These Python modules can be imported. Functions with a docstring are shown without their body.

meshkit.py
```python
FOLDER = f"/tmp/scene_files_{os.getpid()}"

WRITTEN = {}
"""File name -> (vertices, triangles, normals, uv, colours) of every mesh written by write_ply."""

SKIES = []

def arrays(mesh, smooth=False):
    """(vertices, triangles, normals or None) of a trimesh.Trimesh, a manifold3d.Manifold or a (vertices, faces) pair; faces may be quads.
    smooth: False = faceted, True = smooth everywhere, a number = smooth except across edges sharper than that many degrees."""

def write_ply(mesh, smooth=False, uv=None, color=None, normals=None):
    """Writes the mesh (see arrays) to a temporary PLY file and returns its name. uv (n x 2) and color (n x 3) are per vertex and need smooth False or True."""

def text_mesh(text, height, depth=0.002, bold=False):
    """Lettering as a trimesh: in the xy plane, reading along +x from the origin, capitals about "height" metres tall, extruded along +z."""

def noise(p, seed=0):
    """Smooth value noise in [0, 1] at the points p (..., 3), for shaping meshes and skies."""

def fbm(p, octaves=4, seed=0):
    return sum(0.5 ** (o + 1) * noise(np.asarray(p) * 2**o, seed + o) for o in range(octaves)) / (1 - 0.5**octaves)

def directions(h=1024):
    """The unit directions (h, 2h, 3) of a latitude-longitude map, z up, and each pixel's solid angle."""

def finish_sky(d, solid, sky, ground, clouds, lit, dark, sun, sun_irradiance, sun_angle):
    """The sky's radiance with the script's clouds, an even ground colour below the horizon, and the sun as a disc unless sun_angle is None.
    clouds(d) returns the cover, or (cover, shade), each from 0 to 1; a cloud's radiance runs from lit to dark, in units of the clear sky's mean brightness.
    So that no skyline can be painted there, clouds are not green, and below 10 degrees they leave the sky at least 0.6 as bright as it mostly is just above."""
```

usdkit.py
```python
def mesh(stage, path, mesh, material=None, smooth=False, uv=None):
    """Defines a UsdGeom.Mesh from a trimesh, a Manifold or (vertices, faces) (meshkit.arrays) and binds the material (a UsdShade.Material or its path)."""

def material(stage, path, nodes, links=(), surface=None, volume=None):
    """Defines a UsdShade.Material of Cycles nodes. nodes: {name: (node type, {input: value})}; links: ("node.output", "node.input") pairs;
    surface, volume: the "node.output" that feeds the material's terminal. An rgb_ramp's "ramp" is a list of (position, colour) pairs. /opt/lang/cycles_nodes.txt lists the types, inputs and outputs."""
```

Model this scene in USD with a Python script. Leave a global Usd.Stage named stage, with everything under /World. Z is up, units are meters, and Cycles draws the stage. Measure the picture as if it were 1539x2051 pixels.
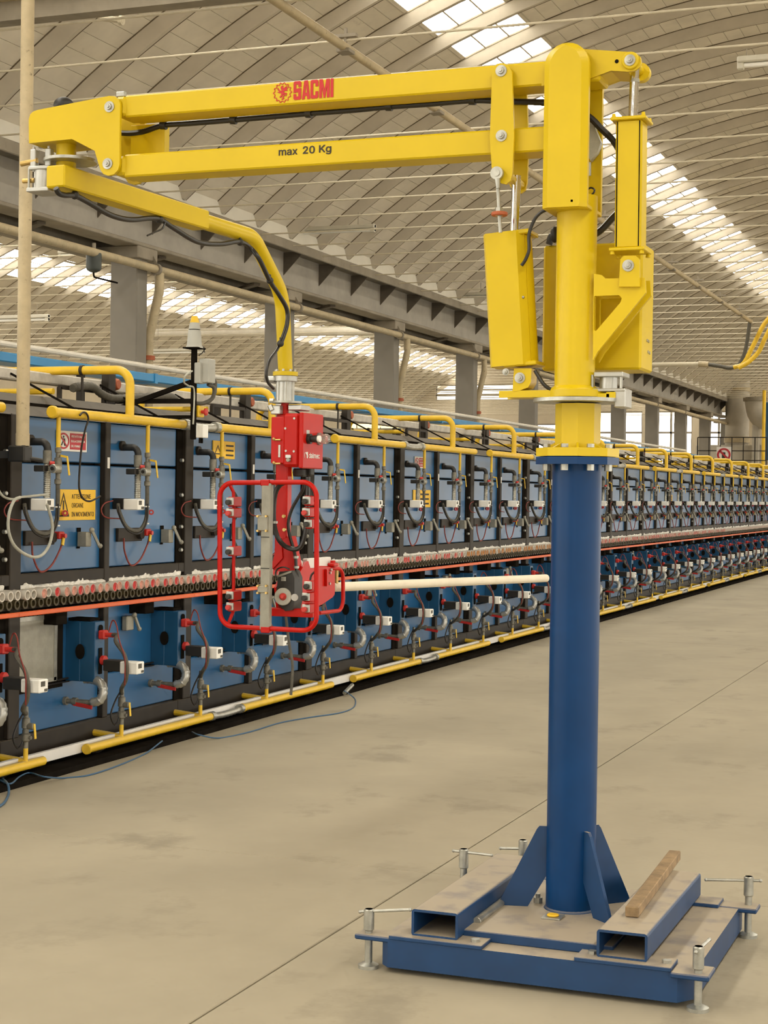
import math, random
import numpy as np
import trimesh, usdkit, meshkit
from shapely.geometry import Polygon, Point, box as sbox
from shapely import union_all, affinity
from pxr import Usd, UsdGeom, UsdLux, UsdShade, Gf, Sdf

stage = Usd.Stage.CreateInMemory()
UsdGeom.SetStageUpAxis(stage, 'Z'); UsdGeom.SetStageMetersPerUnit(stage, 1.0)
UsdGeom.Xform.Define(stage, '/World'); UsdGeom.Scope.Define(stage, '/World/Looks')
rng = random.Random(7)

# ------------------------------------------------------------------ camera
# x runs along the kiln (away), y across the aisle towards the kiln, z up; the camera stands over the origin
FPX, YAW, PITCH, ROLL, EYE = 3329.0, 1.20554, -0.01105, 0.01453, np.array([0, 0, 1.65])
_f = np.array([math.cos(PITCH)*math.sin(YAW), math.cos(PITCH)*math.cos(YAW), math.sin(PITCH)])
_r = np.cross(_f, [0, 0, 1]); _r /= np.linalg.norm(_r); _u = np.cross(_r, _f)
CR = _r*math.cos(ROLL) + _u*math.sin(ROLL); CU = -_r*math.sin(ROLL) + _u*math.cos(ROLL); CF = _f
EXPOSURE = -1.15
cam = UsdGeom.Camera.Define(stage, '/World/camera')
cam.CreateFocalLengthAttr(50.0); cam.CreateHorizontalApertureAttr(50.0*1539/FPX)
cam.CreateClippingRangeAttr((0.05, 500.0)); cam.CreateExposureAttr(EXPOSURE)
_m = Gf.Matrix4d(*[float(v) for row in (np.append(CR, 0), np.append(CU, 0), np.append(-CF, 0), np.append(EYE, 1)) for v in row])
cam.AddTransformOp().Set(_m)

# ------------------------------------------------------------------ daylight: an even overcast sky, seen through the roof lights, windows and the open hall ends
dome = UsdLux.DomeLight.Define(stage, '/World/sky_light')
dome.CreateColorAttr(Gf.Vec3f(1.0, 0.95, 0.86)); dome.CreateIntensityAttr(2.5)


def _ray(px, py):
    return CF + CR*(px-769.5)/FPX - CU*(py-1025.5)/FPX
def atX(px, py, X): d = _ray(px, py); return EYE + d*((X-EYE[0])/d[0])      # the point of the plane x = X that the photograph shows at a pixel
def atY(px, py, Y): d = _ray(px, py); return EYE + d*((Y-EYE[1])/d[1])
def atZ(px, py, Z): d = _ray(px, py); return EYE + d*((Z-EYE[2])/d[2])
def atP(px, py, q, n): d = _ray(px, py); return EYE + d*(((np.asarray(q)-EYE) @ n)/(d @ n))

# ------------------------------------------------------------------ mesh builder
def unit(v): v = np.asarray(v, float); return v/(np.linalg.norm(v)+1e-12)
def frame(t):
    t = unit(t); a = np.array([0, 0, 1.0]) if abs(t[2]) < .9 else np.array([1.0, 0, 0])
    u = unit(np.cross(t, a)); return u, np.cross(t, u)
def fillet(pts, r, n=6):
    pts = [np.asarray(p, float) for p in pts]; out = [pts[0]]
    for a, b, c in zip(pts, pts[1:], pts[2:]):
        u, w = unit(a-b), unit(c-b); ang = math.acos(max(-1, min(1, float(u @ w))))
        if ang > 3.05: out.append(b); continue
        d = min(r/math.tan(ang/2), .49*np.linalg.norm(a-b), .49*np.linalg.norm(c-b)); rr = d*math.tan(ang/2)
        o = b + unit(u+w)*rr/math.sin(ang/2); p0, p1 = b+u*d-o, b+w*d-o; full = math.pi-ang
        for i in range(n+1):
            t = i/n; out.append(o + (p0*math.sin((1-t)*full) + p1*math.sin(t*full))/math.sin(full))
    return out + [pts[-1]]
def spline(pts, n=6):
    p = np.array([np.asarray(q, float) for q in pts]); p = np.vstack([2*p[0]-p[1], p, 2*p[-1]-p[-2]]); out = []
    for i in range(1, len(p)-2):
        for k in range(n):
            t = k/n; a, b, c, d = p[i-1:i+3]
            out.append(.5*((2*b)+(c-a)*t+(2*a-5*b+4*c-d)*t*t+(3*b-a-3*c+d)*t**3))
    return out + [p[-2]]

class M:
    def __init__(s): s.v, s.f, s.n = [], [], 0
    def add(s, v, f):
        v = np.asarray(v, float); f = np.asarray(f, int)
        if f.shape[1] == 4: f = np.vstack([f[:, [0, 1, 2]], f[:, [0, 2, 3]]])
        s.v.append(v); s.f.append(f+s.n); s.n += len(v); return s
    def tm(s, t): return s.add(t.vertices, t.faces)
    def obox(s, c, ax, ay, az, b=0.0):                       # box from centre and half axes, chamfered by b
        c, A = np.asarray(c, float), [np.asarray(a, float) for a in (ax, ay, az)]
        if b <= 0:
            sg = np.array([[x, y, z] for x in (-1, 1) for y in (-1, 1) for z in (-1, 1)])
            return s.add(c + sg @ np.array(A), [[0, 1, 3, 2], [4, 6, 7, 5], [0, 4, 5, 1], [2, 3, 7, 6], [0, 2, 6, 4], [1, 5, 7, 3]])
        L = [np.linalg.norm(a) for a in A]; b = min(b, .45*min(L)); P = []
        for x in (-1, 1):
            for y in (-1, 1):
                for z in (-1, 1):
                    for k in range(3):
                        q = np.array([x, y, z], float)
                        for j in range(3):
                            if j != k: q[j] *= 1-b/L[j]
                        P.append(c + q @ np.array(A))
        h = trimesh.convex.convex_hull(np.array(P)); return s.add(h.vertices, h.faces)
    def box(s, lo, hi, b=0.0):
        lo, hi = np.minimum(lo, hi), np.maximum(lo, hi); h = (np.asarray(hi, float)-lo)/2
        return s.obox((np.asarray(lo)+hi)/2, (h[0], 0, 0), (0, h[1], 0), (0, 0, h[2]), b)
    def bar(s, p0, p1, w, h, up=(0, 0, 1), b=0.0):           # rectangular bar from p0 to p1; h is its size along up
        p0, p1 = np.asarray(p0, float), np.asarray(p1, float); t = unit(p1-p0); side = np.cross(t, up)
        if np.linalg.norm(side) < 1e-6: side = np.cross(t, [1, 0, 0])
        side = unit(side); u = np.cross(side, t)
        return s.obox((p0+p1)/2, (p1-p0)/2, side*w/2, u*h/2, b)
    def lathe(s, p0, axis, prof, n=20):                      # prof: (distance along axis, radius)
        p0, t = np.asarray(p0, float), unit(axis); u, w = frame(t); a = np.arange(n)*2*np.pi/n; V = []
        for d, r in prof: V.append(p0 + t*d + r*(np.cos(a)[:, None]*u + np.sin(a)[:, None]*w))
        m = len(prof); V = np.vstack(V + [[p0+t*prof[0][0]], [p0+t*prof[-1][0]]]); F = []
        for i in range(m-1):
            for j in range(n):
                k = (j+1) % n; F += [[i*n+j, i*n+k, (i+1)*n+k], [i*n+j, (i+1)*n+k, (i+1)*n+j]]
        for j in range(n):
            k = (j+1) % n; F += [[m*n, k, j], [m*n+1, (m-1)*n+j, (m-1)*n+k]]
        return s.add(V, F)
    def cyl(s, p0, p1, r, r2=None, n=18, b=0.0):
        p0, p1 = np.asarray(p0, float), np.asarray(p1, float); L = np.linalg.norm(p1-p0); r2 = r if r2 is None else r2
        pr = [(0, r), (L, r2)] if b <= 0 else [(0, r-b), (b, r), (L-b, r2), (L, r2-b)]
        return s.lathe(p0, p1-p0, pr, n)
    def tube(s, pts, r, n=10, ribs=0):                       # round hose or pipe along a polyline
        p = np.array([np.asarray(q, float) for q in pts]); t = np.gradient(p, axis=0); t /= np.linalg.norm(t, axis=1, keepdims=True)+1e-12
        u, _ = frame(t[0]); V, m = [], len(p); a = np.arange(n)*2*np.pi/n
        for i in range(m):
            u = unit(u - t[i]*(u @ t[i])); w = np.cross(t[i], u); rr = r*(1+(.09 if i % 2 else -.05)*ribs)
            V.append(p[i] + rr*(np.cos(a)[:, None]*u + np.sin(a)[:, None]*w))
        V = np.vstack(V + [[p[0]], [p[-1]]]); F = []
        for i in range(m-1):
            for j in range(n):
                k = (j+1) % n; F += [[i*n+j, i*n+k, (i+1)*n+k], [i*n+j, (i+1)*n+k, (i+1)*n+j]]
        for j in range(n):
            k = (j+1) % n; F += [[m*n, k, j], [m*n+1, (m-1)*n+j, (m-1)*n+k]]
        return s.add(V, F)
    def ring(s, p0, p1, ro, ri, n=18):
        p0, p1 = np.asarray(p0, float), np.asarray(p1, float); u, w = frame(p1-p0); a = np.arange(n)*2*np.pi/n
        c = np.cos(a)[:, None]*u + np.sin(a)[:, None]*w; V = np.vstack([p0+ro*c, p1+ro*c, p1+ri*c, p0+ri*c]); F = []
        for q in range(4):
            for j in range(n):
                k = (j+1) % n; A, B = q*n, ((q+1) % 4)*n; F += [[A+j, A+k, B+k], [A+j, B+k, B+j]]
        return s.add(V, F)
    def ball(s, c, r, n=2, sc=(1, 1, 1)):
        i = trimesh.creation.icosphere(n, r); return s.add(i.vertices*sc + np.asarray(c), i.faces)
    def prism(s, pts, th):                                   # flat outline (3-D points on one plane) given the thickness vector th
        p = np.array([np.asarray(q, float) for q in pts]); o = p[0]; n = unit(th); u, w = frame(n)
        return s.poly(Polygon([((q-o) @ u, (q-o) @ w) for q in p]), o, u, w, th)
    def poly(s, g, o, u, w, th):                             # shapely outline laid on the axes u, w from o
        o, u, w, th = [np.asarray(x, float) for x in (o, u, w, th)]
        for gg in getattr(g, 'geoms', [g]):
            if gg.is_empty or gg.area < 1e-12: continue
            t = trimesh.creation.extrude_polygon(gg, 1.0, engine='earcut'); v = t.vertices
            s.add(o + v[:, :1]*u + v[:, 1:2]*w + v[:, 2:3]*th, t.faces)
        return s
    def text(s, txt, h, o, u, w, th, bold=False, sx=1.0):
        t = meshkit.text_mesh(txt, h, 1.0, bold); v = t.vertices; o, u, w, th = [np.asarray(x, float) for x in (o, u, w, th)]
        return s.add(o + sx*v[:, :1]*u + v[:, 1:2]*w + v[:, 2:3]*th, t.faces)
    def mesh(s, off=(0, 0, 0)):
        t = trimesh.Trimesh(np.vstack(s.v)-np.asarray(off), np.vstack(s.f), process=False)
        return t

# ------------------------------------------------------------------ naming, parts and labels
used, LOC = {}, {}
def numbered(path):
    n = used.get(path, 0); used[path] = n+1
    return path if n == 0 else f'{path}_{n:03d}'
def tag(prim, label=None, cat=None, group=None, kind=None):
    for k, v in (('label', label), ('category', cat), ('group', group), ('kind', kind)):
        if v: prim.SetCustomDataByKey(k, v)
    return prim
def thing(name, label, cat=None, loc=(0, 0, 0), group=None, kind=None):
    p = numbered('/World/'+name); x = UsdGeom.Xform.Define(stage, p); x.AddTranslateOp().Set(Gf.Vec3d(*map(float, loc))); LOC[p] = np.array(loc, float)
    tag(x.GetPrim(), label, cat, group, kind); return p
def part(parent, name):                                      # a part that only holds its sub-parts
    p = numbered(parent+'/'+name); UsdGeom.Xform.Define(stage, p); LOC[p] = LOC[parent]; return p
def obj(name, m, mat, parent='/World', smooth=35, label=None, kind=None):
    p = numbered(parent+'/'+name); off = LOC.get(parent, np.zeros(3)); LOC[p] = off
    t = m.mesh(off) if isinstance(m, M) else m
    g = usdkit.mesh(stage, p, t, MAT[mat], smooth=smooth); tag(g.GetPrim(), label, kind=kind); return p
def single(name, m, mat, label=None, cat=None, group=None, kind=None, smooth=35):
    p = obj(name, m, mat, '/World', smooth); tag(stage.GetPrimAtPath(p), label, cat, group, kind); return p
def dup(src, loc, label=None, group=None):
    s = stage.GetPrimAtPath(src); was = s.GetCustomData(); base = src.rsplit('_', 1)[0] if src[-3:].isdigit() else src
    p = numbered(base); x = UsdGeom.Xform.Define(stage, p)
    x.GetPrim().GetReferences().AddInternalReference(src); x.GetPrim().SetInstanceable(True)
    x.ClearXformOpOrder(); x.AddTranslateOp().Set(Gf.Vec3d(*map(float, loc)))
    tag(x.GetPrim(), label or was.get('label'), was.get('category'), group or was.get('group'), was.get('kind')); return p

# ------------------------------------------------------------------ materials
MAT = {}
def paint(name, col, rough=.45, metal=0.0, var=.12, scale=6.0, bump=0.0, coat=0.0, dust=None, dust_at=.6, spots=None, fine=0.0, spec=.5, emit=None):
    """Colour broken up by noise; dust lies on faces that look up; spots = (colour, noise scale, threshold) for stains."""
    N = {'geo': ('geometry', {}), 'p': ('principled_bsdf', {'roughness': rough, 'metallic': metal, 'coat_weight': coat, 'coat_roughness': .12, 'specular_ior_level': spec})}
    N['n'] = ('noise_texture', {'scale': scale, 'detail': 5.0, 'roughness': .6})
    lo, hi = [c*(1-var) for c in col], [min(1, c*(1+var)) for c in col]
    N['r'] = ('rgb_ramp', {'ramp': [(.3, lo), (.7, hi)]})
    L = [('geo.position', 'n.vector'), ('n.fac', 'r.fac')]; out = 'r.color'
    if spots:
        N['sn'] = ('noise_texture', {'scale': spots[1], 'detail': 6.0, 'roughness': .65}); N['sr'] = ('rgb_ramp', {'ramp': [(spots[2], (0, 0, 0)), (spots[2]+.13, (1, 1, 1))]})
        N['sm'] = ('mix', {'color2': spots[0]}); L += [('geo.position', 'sn.vector'), ('sn.fac', 'sr.fac'), ('sr.color', 'sm.fac'), (out, 'sm.color1')]; out = 'sm.color'
    if dust:
        N['sx'] = ('separate_xyz', {}); N['dn'] = ('noise_texture', {'scale': 9.0, 'detail': 4.0}); N['mm'] = ('map_range', {'from_min': dust_at, 'from_max': .98, 'clamp': True})
        N['mu'] = ('math', {'math_type': 'multiply'}); N['dr'] = ('map_range', {'from_min': .25, 'from_max': .5, 'to_min': .55, 'to_max': 1.0, 'clamp': True}); N['dm'] = ('mix', {'color2': dust})
        L += [('geo.true_normal', 'sx.vector'), ('sx.z', 'mm.value'), ('geo.position', 'dn.vector'), ('dn.fac', 'dr.value'), ('mm.result', 'mu.value1'), ('dr.result', 'mu.value2'), ('mu.value', 'dm.fac'), (out, 'dm.color1')]; out = 'dm.color'
    L.append((out, 'p.base_color'))
    if (bump or fine) and rough < .8:
        N['bn'] = ('noise_texture', {'scale': fine or scale*8, 'detail': 4.0}); N['b'] = ('bump', {'strength': .35, 'distance': bump or .002})
        L += [('geo.position', 'bn.vector'), ('bn.fac', 'b.height'), ('b.normal', 'p.normal')]
    if emit: N['p'][1].update({'emission_color': emit[0], 'emission_strength': emit[1]})
    MAT[name] = usdkit.material(stage, '/World/Looks/'+name, N, L, surface='p.BSDF') if rough < .85 or emit else usdkit.material(stage, '/World/Looks/'+name, {**{k: v for k, v in N.items() if k != 'p'}, 'd': ('diffuse_bsdf', {})}, [(a_, 'd.color' if b_ == 'p.base_color' else b_) for a_, b_ in L], surface='d.BSDF')
DUST = (.36, .30, .22)
paint('yellow_paint', (.62, .445, .003), .40, var=.05, scale=3, spec=.35)
paint('blue_paint', (.0016, .036, .128), .38, var=.10, scale=5, spec=.22)
paint('blue_base', (.003, .036, .115), .5, var=.15, scale=7, dust=DUST)
paint('red_paint', (.48, .006, .002), .38, var=.06, scale=6, spec=.25)
paint('zinc', (.42, .42, .38), .38, .75, var=.18, scale=30)
paint('chrome', (.72, .72, .70), .14, 1.0, var=.05)
paint('aluminium', (.46, .46, .43), .35, .6, var=.1, scale=20)
paint('grey_steel', (.30, .29, .24), .5, .2, var=.15, scale=12)
paint('black_rubber', (.018, .016, .013), .5, var=.2, scale=14)
paint('black_cable', (.014, .012, .010), .35, var=.2, scale=14)
paint('decal_red', (.50, .008, .010), .5, var=.02)
paint('decal_black', (.02, .015, .01), .6, var=.02)
paint('white_plastic', (.86, .85, .80), .4, var=.04)
paint('orange_brown', (.38, .09, .03), .6, var=.2)
paint('ceramic_cream', (.78, .70, .55), .55, var=.06, scale=10)
paint('kiln_blue', (.013, .092, .225), .33, var=.16, scale=1.6, spec=.6)
paint('kiln_blue_deep', (.010, .074, .172), .38, var=.10, scale=4)
paint('kiln_frame', (.026, .020, .014), .55, var=.25, scale=5, spec=.3, dust=(.12, .10, .072))
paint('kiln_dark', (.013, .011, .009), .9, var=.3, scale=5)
paint('gas_yellow', (.76, .49, .025), .42, var=.10, scale=8, dust=(.62, .45, .13))
paint('fibre_white', (.80, .78, .72), .95, var=.15, scale=45, bump=.012, fine=70)
paint('insulation_white', (.55, .52, .46), .8, var=.18, scale=12, bump=.004)
paint('galvanised', (.42, .41, .36), .35, .65, var=.25, scale=14)
paint('valve_grey', (.20, .19, .155), .5, .35, var=.3, scale=30)
paint('hose_grey', (.085, .078, .060), .6, var=.25, scale=30)
paint('hose_pale', (.42, .42, .36), .5, var=.15, scale=20)
paint('wire_red', (.22, .032, .024), .5, var=.25, scale=20)
paint('plug_red', (.52, .028, .02), .4, var=.1)
paint('signal_orange', (.72, .12, .025), .45, var=.12, scale=5)
paint('bearing_bronze', (.06, .046, .018), .5, .3, var=.3, scale=40)
paint('roller_white', (.66, .62, .55), .7, var=.1, scale=30)
paint('stain_pink', (.58, .26, .20), .8, var=.3, scale=60)
paint('stain_red', (.52, .025, .025), .7, var=.25, scale=60)
paint('stain_rust', (.42, .17, .04), .85, var=.3, scale=50)
paint('sign_yellow', (.80, .48, .015), .5, var=.06)
paint('sign_white', (.72, .70, .66), .5, var=.05)
paint('sign_red', (.42, .02, .03), .5, var=.05)
paint('duct_blue', (.035, .24, .50), .4, var=.08, scale=3)
paint('hose_blue', (.035, .10, .19), .45, var=.08)
paint('pipe_white', (.75, .70, .60), .5, var=.08)
paint('pole_cream', (.47, .385, .24), .55, var=.16, scale=7, spots=((.10, .075, .045), 24, .62))
paint('wood', (.25, .165, .08), .7, var=.35, scale=18)
paint('concrete', (.345, .304, .224), .78, var=.12, scale=.7, bump=.0015, fine=30, spots=((.28, .246, .182), 1.7, .56), spec=.3)
paint('vault_tile', (.72, .66, .555), .9, var=.09, scale=2.2, spots=((.47, .42, .34), 3.0, .66))
paint('vault_rib', (.56, .505, .415), .9, var=.08, scale=3)
paint('limewash', (.74, .71, .63), .9, var=.06, scale=2)
paint('joint_and_shade', (.17, .14, .10), .95, var=.3, scale=5)  # dark tone shared by tile joints and the shade painted along the ribs
paint('wall_plaster', (.52, .45, .34), .9, var=.08, scale=1.5)
paint('steel_brown', (.27, .235, .18), .65, var=.2, scale=3)
paint('steel_pale', (.37, .345, .30), .6, var=.12, scale=3)
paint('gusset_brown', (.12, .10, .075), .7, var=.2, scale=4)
paint('column_grey', (.225, .205, .172), .7, var=.08, scale=2)
paint('rod_cream', (.60, .54, .41), .6, var=.12, scale=9)
paint('lamp_white', (.60, .57, .48), .5, var=.06)
paint('tank_dark', (.045, .055, .05), .45, var=.2)
paint('stack_pale', (.46, .42, .35), .7, var=.12, scale=2)
paint('beacon_grey', (.42, .42, .38), .5, var=.08)
paint('brass', (.55, .38, .13), .35, .7, var=.15, scale=30)
paint('lit_tube', (.9, .8, .5), .4, emit=((1.0, .80, .35), 4.0))
MAT['clear_plastic'] = usdkit.material(stage, '/World/Looks/clear_plastic', {'p': ('principled_bsdf', {'base_color': (.85, .82, .78), 'roughness': .12, 'transmission_weight': .75})}, surface='p.BSDF')
# translucent roof-light panes lit through by the sky
MAT['skylight_glow'] = usdkit.material(stage, '/World/Looks/skylight_glow', {'e': ('emission', {'color': (1.0, .94, .81), 'strength': 30.0})}, surface='e.emission')
MAT['pane'] = usdkit.material(stage, '/World/Looks/pane', {'t': ('transparent_bsdf', {'color': (.92, .93, .92)}), 'g': ('glossy_bsdf', {'color': (.8, .8, .8), 'roughness': .1}), 'm': ('mix_closure', {'fac': .06})},
    [('t.BSDF', 'm.closure1'), ('g.BSDF', 'm.closure2')], surface='m.closure')

# ================================================================== the hall
V0, ZC, RV, SPAN = 2.04, -3.20, 11.02, 0.719                 # vault axis, centre height, radius at the rib undersides, half angle
V1 = V0 + 15.10                                              # axis of the neighbouring nave's vault
RIB0, RIBP = 22.736, 1.03
XA0, XA1 = -2.5, 66.0
def arc(y0, r, t, x): return np.array([x, y0 + r*math.sin(t), ZC + r*math.cos(t)])

# floor: concrete slabs with narrow saw-cut joints
fl = thing('floor', 'worn beige concrete hall floor with saw-cut joints', None, (0, 0, 0), kind='structure')
xs, ys = [-15, -2.0, 6.83, 18.9, 31, 43, 55, 66.2], [-14, -5.2, 2.375, 5.75, 12, 18, 25]
m = M(); m.box((-15, -14, -.30), (66.2, 25, -.060)); obj('floor_bed', m, 'kiln_dark', fl)
for i in range(len(xs)-1):
    for j in range(len(ys)-1):
        g = .004
        m = M(); m.box((xs[i]+g, ys[j]+g, -.07), (xs[i+1]-g, ys[j+1]-g, 0), .003); obj('concrete_slab', m, 'concrete', fl, smooth=False)

def ring_seg(m, y0, ra, rb, t0, t1, x0, x1, n=1):
    for i in range(n):
        a, b = t0+(t1-t0)*i/n, t0+(t1-t0)*(i+1)/n
        v = [arc(y0, r, t, x) for x in (x0, x1) for t in (a, b) for r in (ra, rb)]
        m.add(v, [[0, 1, 3, 2], [4, 6, 7, 5], [0, 4, 5, 1], [2, 3, 7, 6], [0, 2, 6, 4], [1, 5, 7, 3]])
def seen(p):
    q = np.asarray(p)-EYE; d = q @ CF
    if d < 1: return None
    return 769.5+FPX*(q @ CR)/d, 1025.5-FPX*(q @ CU)/d, d
def vault(y0, name, label, sky, tiles_apart):
    top = thing(name, label, None, (0, y0, 0), kind='structure')
    ks = range(-36, 43); TL = .0192; n_t = int(2*SPAN/TL); ten = 2*SPAN/n_t
    rest, shell, bars, far_panes, cand = M(), M(), M(), M(), []
    for k in ks:
        xa, xb = RIB0+k*RIBP+.055, RIB0+(k+1)*RIBP-.055
        for i in range(n_t if k > -18 else 0):
            t0 = -SPAN+i*ten; tm = t0+ten/2
            if sky[0] < abs(tm) < sky[1]: continue
            c = seen(arc(y0, RV+.12, tm, (xa+xb)/2)); job = (xa, xb, t0+.00022, t0+ten-.00022)
            if tiles_apart and c and -40 < c[0] < 1580 and -30 < c[1] < 700: cand.append((c[2], job))
            else: ring_seg(rest, y0, RV+.12, RV+.16, job[2], job[3], xa, xb)
        for s in (-1, 1):                                    # three panes of the roof-light row in this strip; one long pane where the camera cannot look
            w = (sky[1]-sky[0])/3; tm = s*(sky[0]+sky[1])/2; c = seen(arc(y0, RV, tm, (xa+xb)/2)); shown = s > 0 and c and -90 < c[0] < 1630 and -90 < c[1] < 1000
            for q in range(3 if shown else 1):
                a, b = (s*(sky[0]+q*w), s*(sky[0]+(q+1)*w)) if shown else (s*sky[0], s*sky[1])
                a, b = min(a, b)+.0006, max(a, b)-.0006; m = M() if shown else far_panes
                m.add([arc(y0, RV+.135, t, x) for t in (a, b) for x in (xa+.012, xb-.012)], [[0, 1, 3, 2]])
                if shown: obj('skylight_pane', m, 'skylight_glow', top)
            for q in range(4 if shown else 0): a = s*(sky[0]+q*w); ring_seg(bars, y0, RV+.118, RV+.16, a-.0008, a+.0008, xa, xb)
        for a, b in ((-SPAN, -sky[1]), (-sky[0], sky[0]), (sky[1], SPAN)):
            ring_seg(shell, y0, RV+.175, RV+.20, a, b, xa-.06, xb+.06, 10)
    cand.sort(key=lambda c: c[0])
    for i, (d, j) in enumerate(cand):
        m = M() if i < 300 else rest
        ring_seg(m, y0, RV+.12+(i*7 % 5)*.0006, RV+.16, j[2], j[3], j[0], j[1])
        if i < 300: obj('ceiling_tile', m, 'vault_tile', top, smooth=False)
    obj('ceiling_tiles_beyond', rest, 'vault_tile', top, smooth=False, kind='stuff'); obj('roof_shell', shell, 'vault_rib', top, smooth=False)
    obj('skylight_bar', bars, 'vault_rib', top, smooth=False, kind='stuff'); obj('skylight_panes_beyond', far_panes, 'skylight_glow', top, smooth=False, kind='stuff')
    for k in range(-18, 44):                                 # ribs: a narrow foot widening to the tiles
        x = RIB0+k*RIBP; v, f, n = [], [], 36
        for i in range(n+1):
            t = -SPAN+2*SPAN*i/n
            v += [arc(y0, RV, t, x-.055), arc(y0, RV, t, x), arc(y0, RV+.13, t, x+.10), arc(y0, RV+.18, t, x+.10), arc(y0, RV+.18, t, x-.17), arc(y0, RV+.13, t, x-.17)]
        for i in range(n):
            for q in range(6): f.append([i*6+q, i*6+(q+1) % 6, i*6+6+(q+1) % 6, i*6+6+q])
        m = M().add(v, f); rb_ = obj('ceiling_rib', m, 'vault_rib', top, smooth=30)
        m = M(); ring_seg(m, y0, RV-.0015, RV+.01, -SPAN, SPAN, x-.004, x+.008, 36); ring_seg(m, y0, RV+.112, RV+.125, -SPAN, SPAN, x-.164, x-.157, 36); obj('rib_joint', m, 'joint_and_shade', rb_, smooth=False)  # wider strip paints the shade line under the rib, narrow one the joint
        m = M(); yl = RV*math.sin(SPAN)
        if k >= -14: m.cyl((x, y0-yl, 5.0), (x, y0+yl, 5.0), .0095, n=8); obj('tie_rod', m, 'rod_cream', top)
    return top
SKY0, SKY1 = (.3258, .4128), (.395, .485)
nave = vault(V0, 'ceiling', 'barrel vault of pale tiles between ribs with a row of roof lights over the aisle', SKY0, True)
side_nave = vault(V1, 'ceiling_side', 'barrel vault of the next nave with glowing roof lights behind the grey columns', SKY1, False)

# valley girder between the two vaults, with triangular gussets under its overhanging gutter
gd = thing('valley_beam', 'long riveted steel valley girder with triangular gussets over the grey columns', None, (6, 9.6, 4.4), kind='structure')
X0, X1 = 4.0, 57.5
m = M(); m.box((X0, 9.30, 4.985), (X1, 10.0, 5.05), .01); m.box((X0, 9.285, 4.93), (X1, 9.325, 5.06), .01); obj('top_flange', m, 'steel_brown', gd)
m = M(); m.box((-14, 9.315, 5.04), (66, 9.86, 5.36)); obj('valley_infill', m, 'limewash', gd, smooth=False)
m = M(); m.box((X0, 9.60, 4.47), (X1, 9.64, 4.985)); obj('girder_web', m, 'steel_pale', gd)
m = M(); m.box((X0, 9.36, 4.42), (X1, 9.66, 4.465), .008); obj('bottom_flange', m, 'steel_brown', gd)
m = M(); m.box((X0, 9.98, 4.34), (X1, 10.02, 4.98)); m.box((X0, 9.78, 4.30), (X1, 10.05, 4.345), .008); obj('rear_girder', m, 'steel_brown', gd)
for k in range(-12, 29):
    x = 22.30+1.245*k
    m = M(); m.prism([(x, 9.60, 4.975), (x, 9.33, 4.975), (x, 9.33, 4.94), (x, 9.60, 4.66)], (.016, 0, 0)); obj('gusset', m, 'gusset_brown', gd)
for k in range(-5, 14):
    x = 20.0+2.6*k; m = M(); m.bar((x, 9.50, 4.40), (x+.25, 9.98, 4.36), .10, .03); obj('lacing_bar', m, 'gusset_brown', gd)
m = M(); m.tube([(X0, 9.32, 4.19), (X1, 9.32, 4.19)], .048, 12)
pp = single('conduit_pipe', m, 'pole_cream', 'long cream pipe hung under the valley girder, crossing the column heads', 'pipe')
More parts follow.
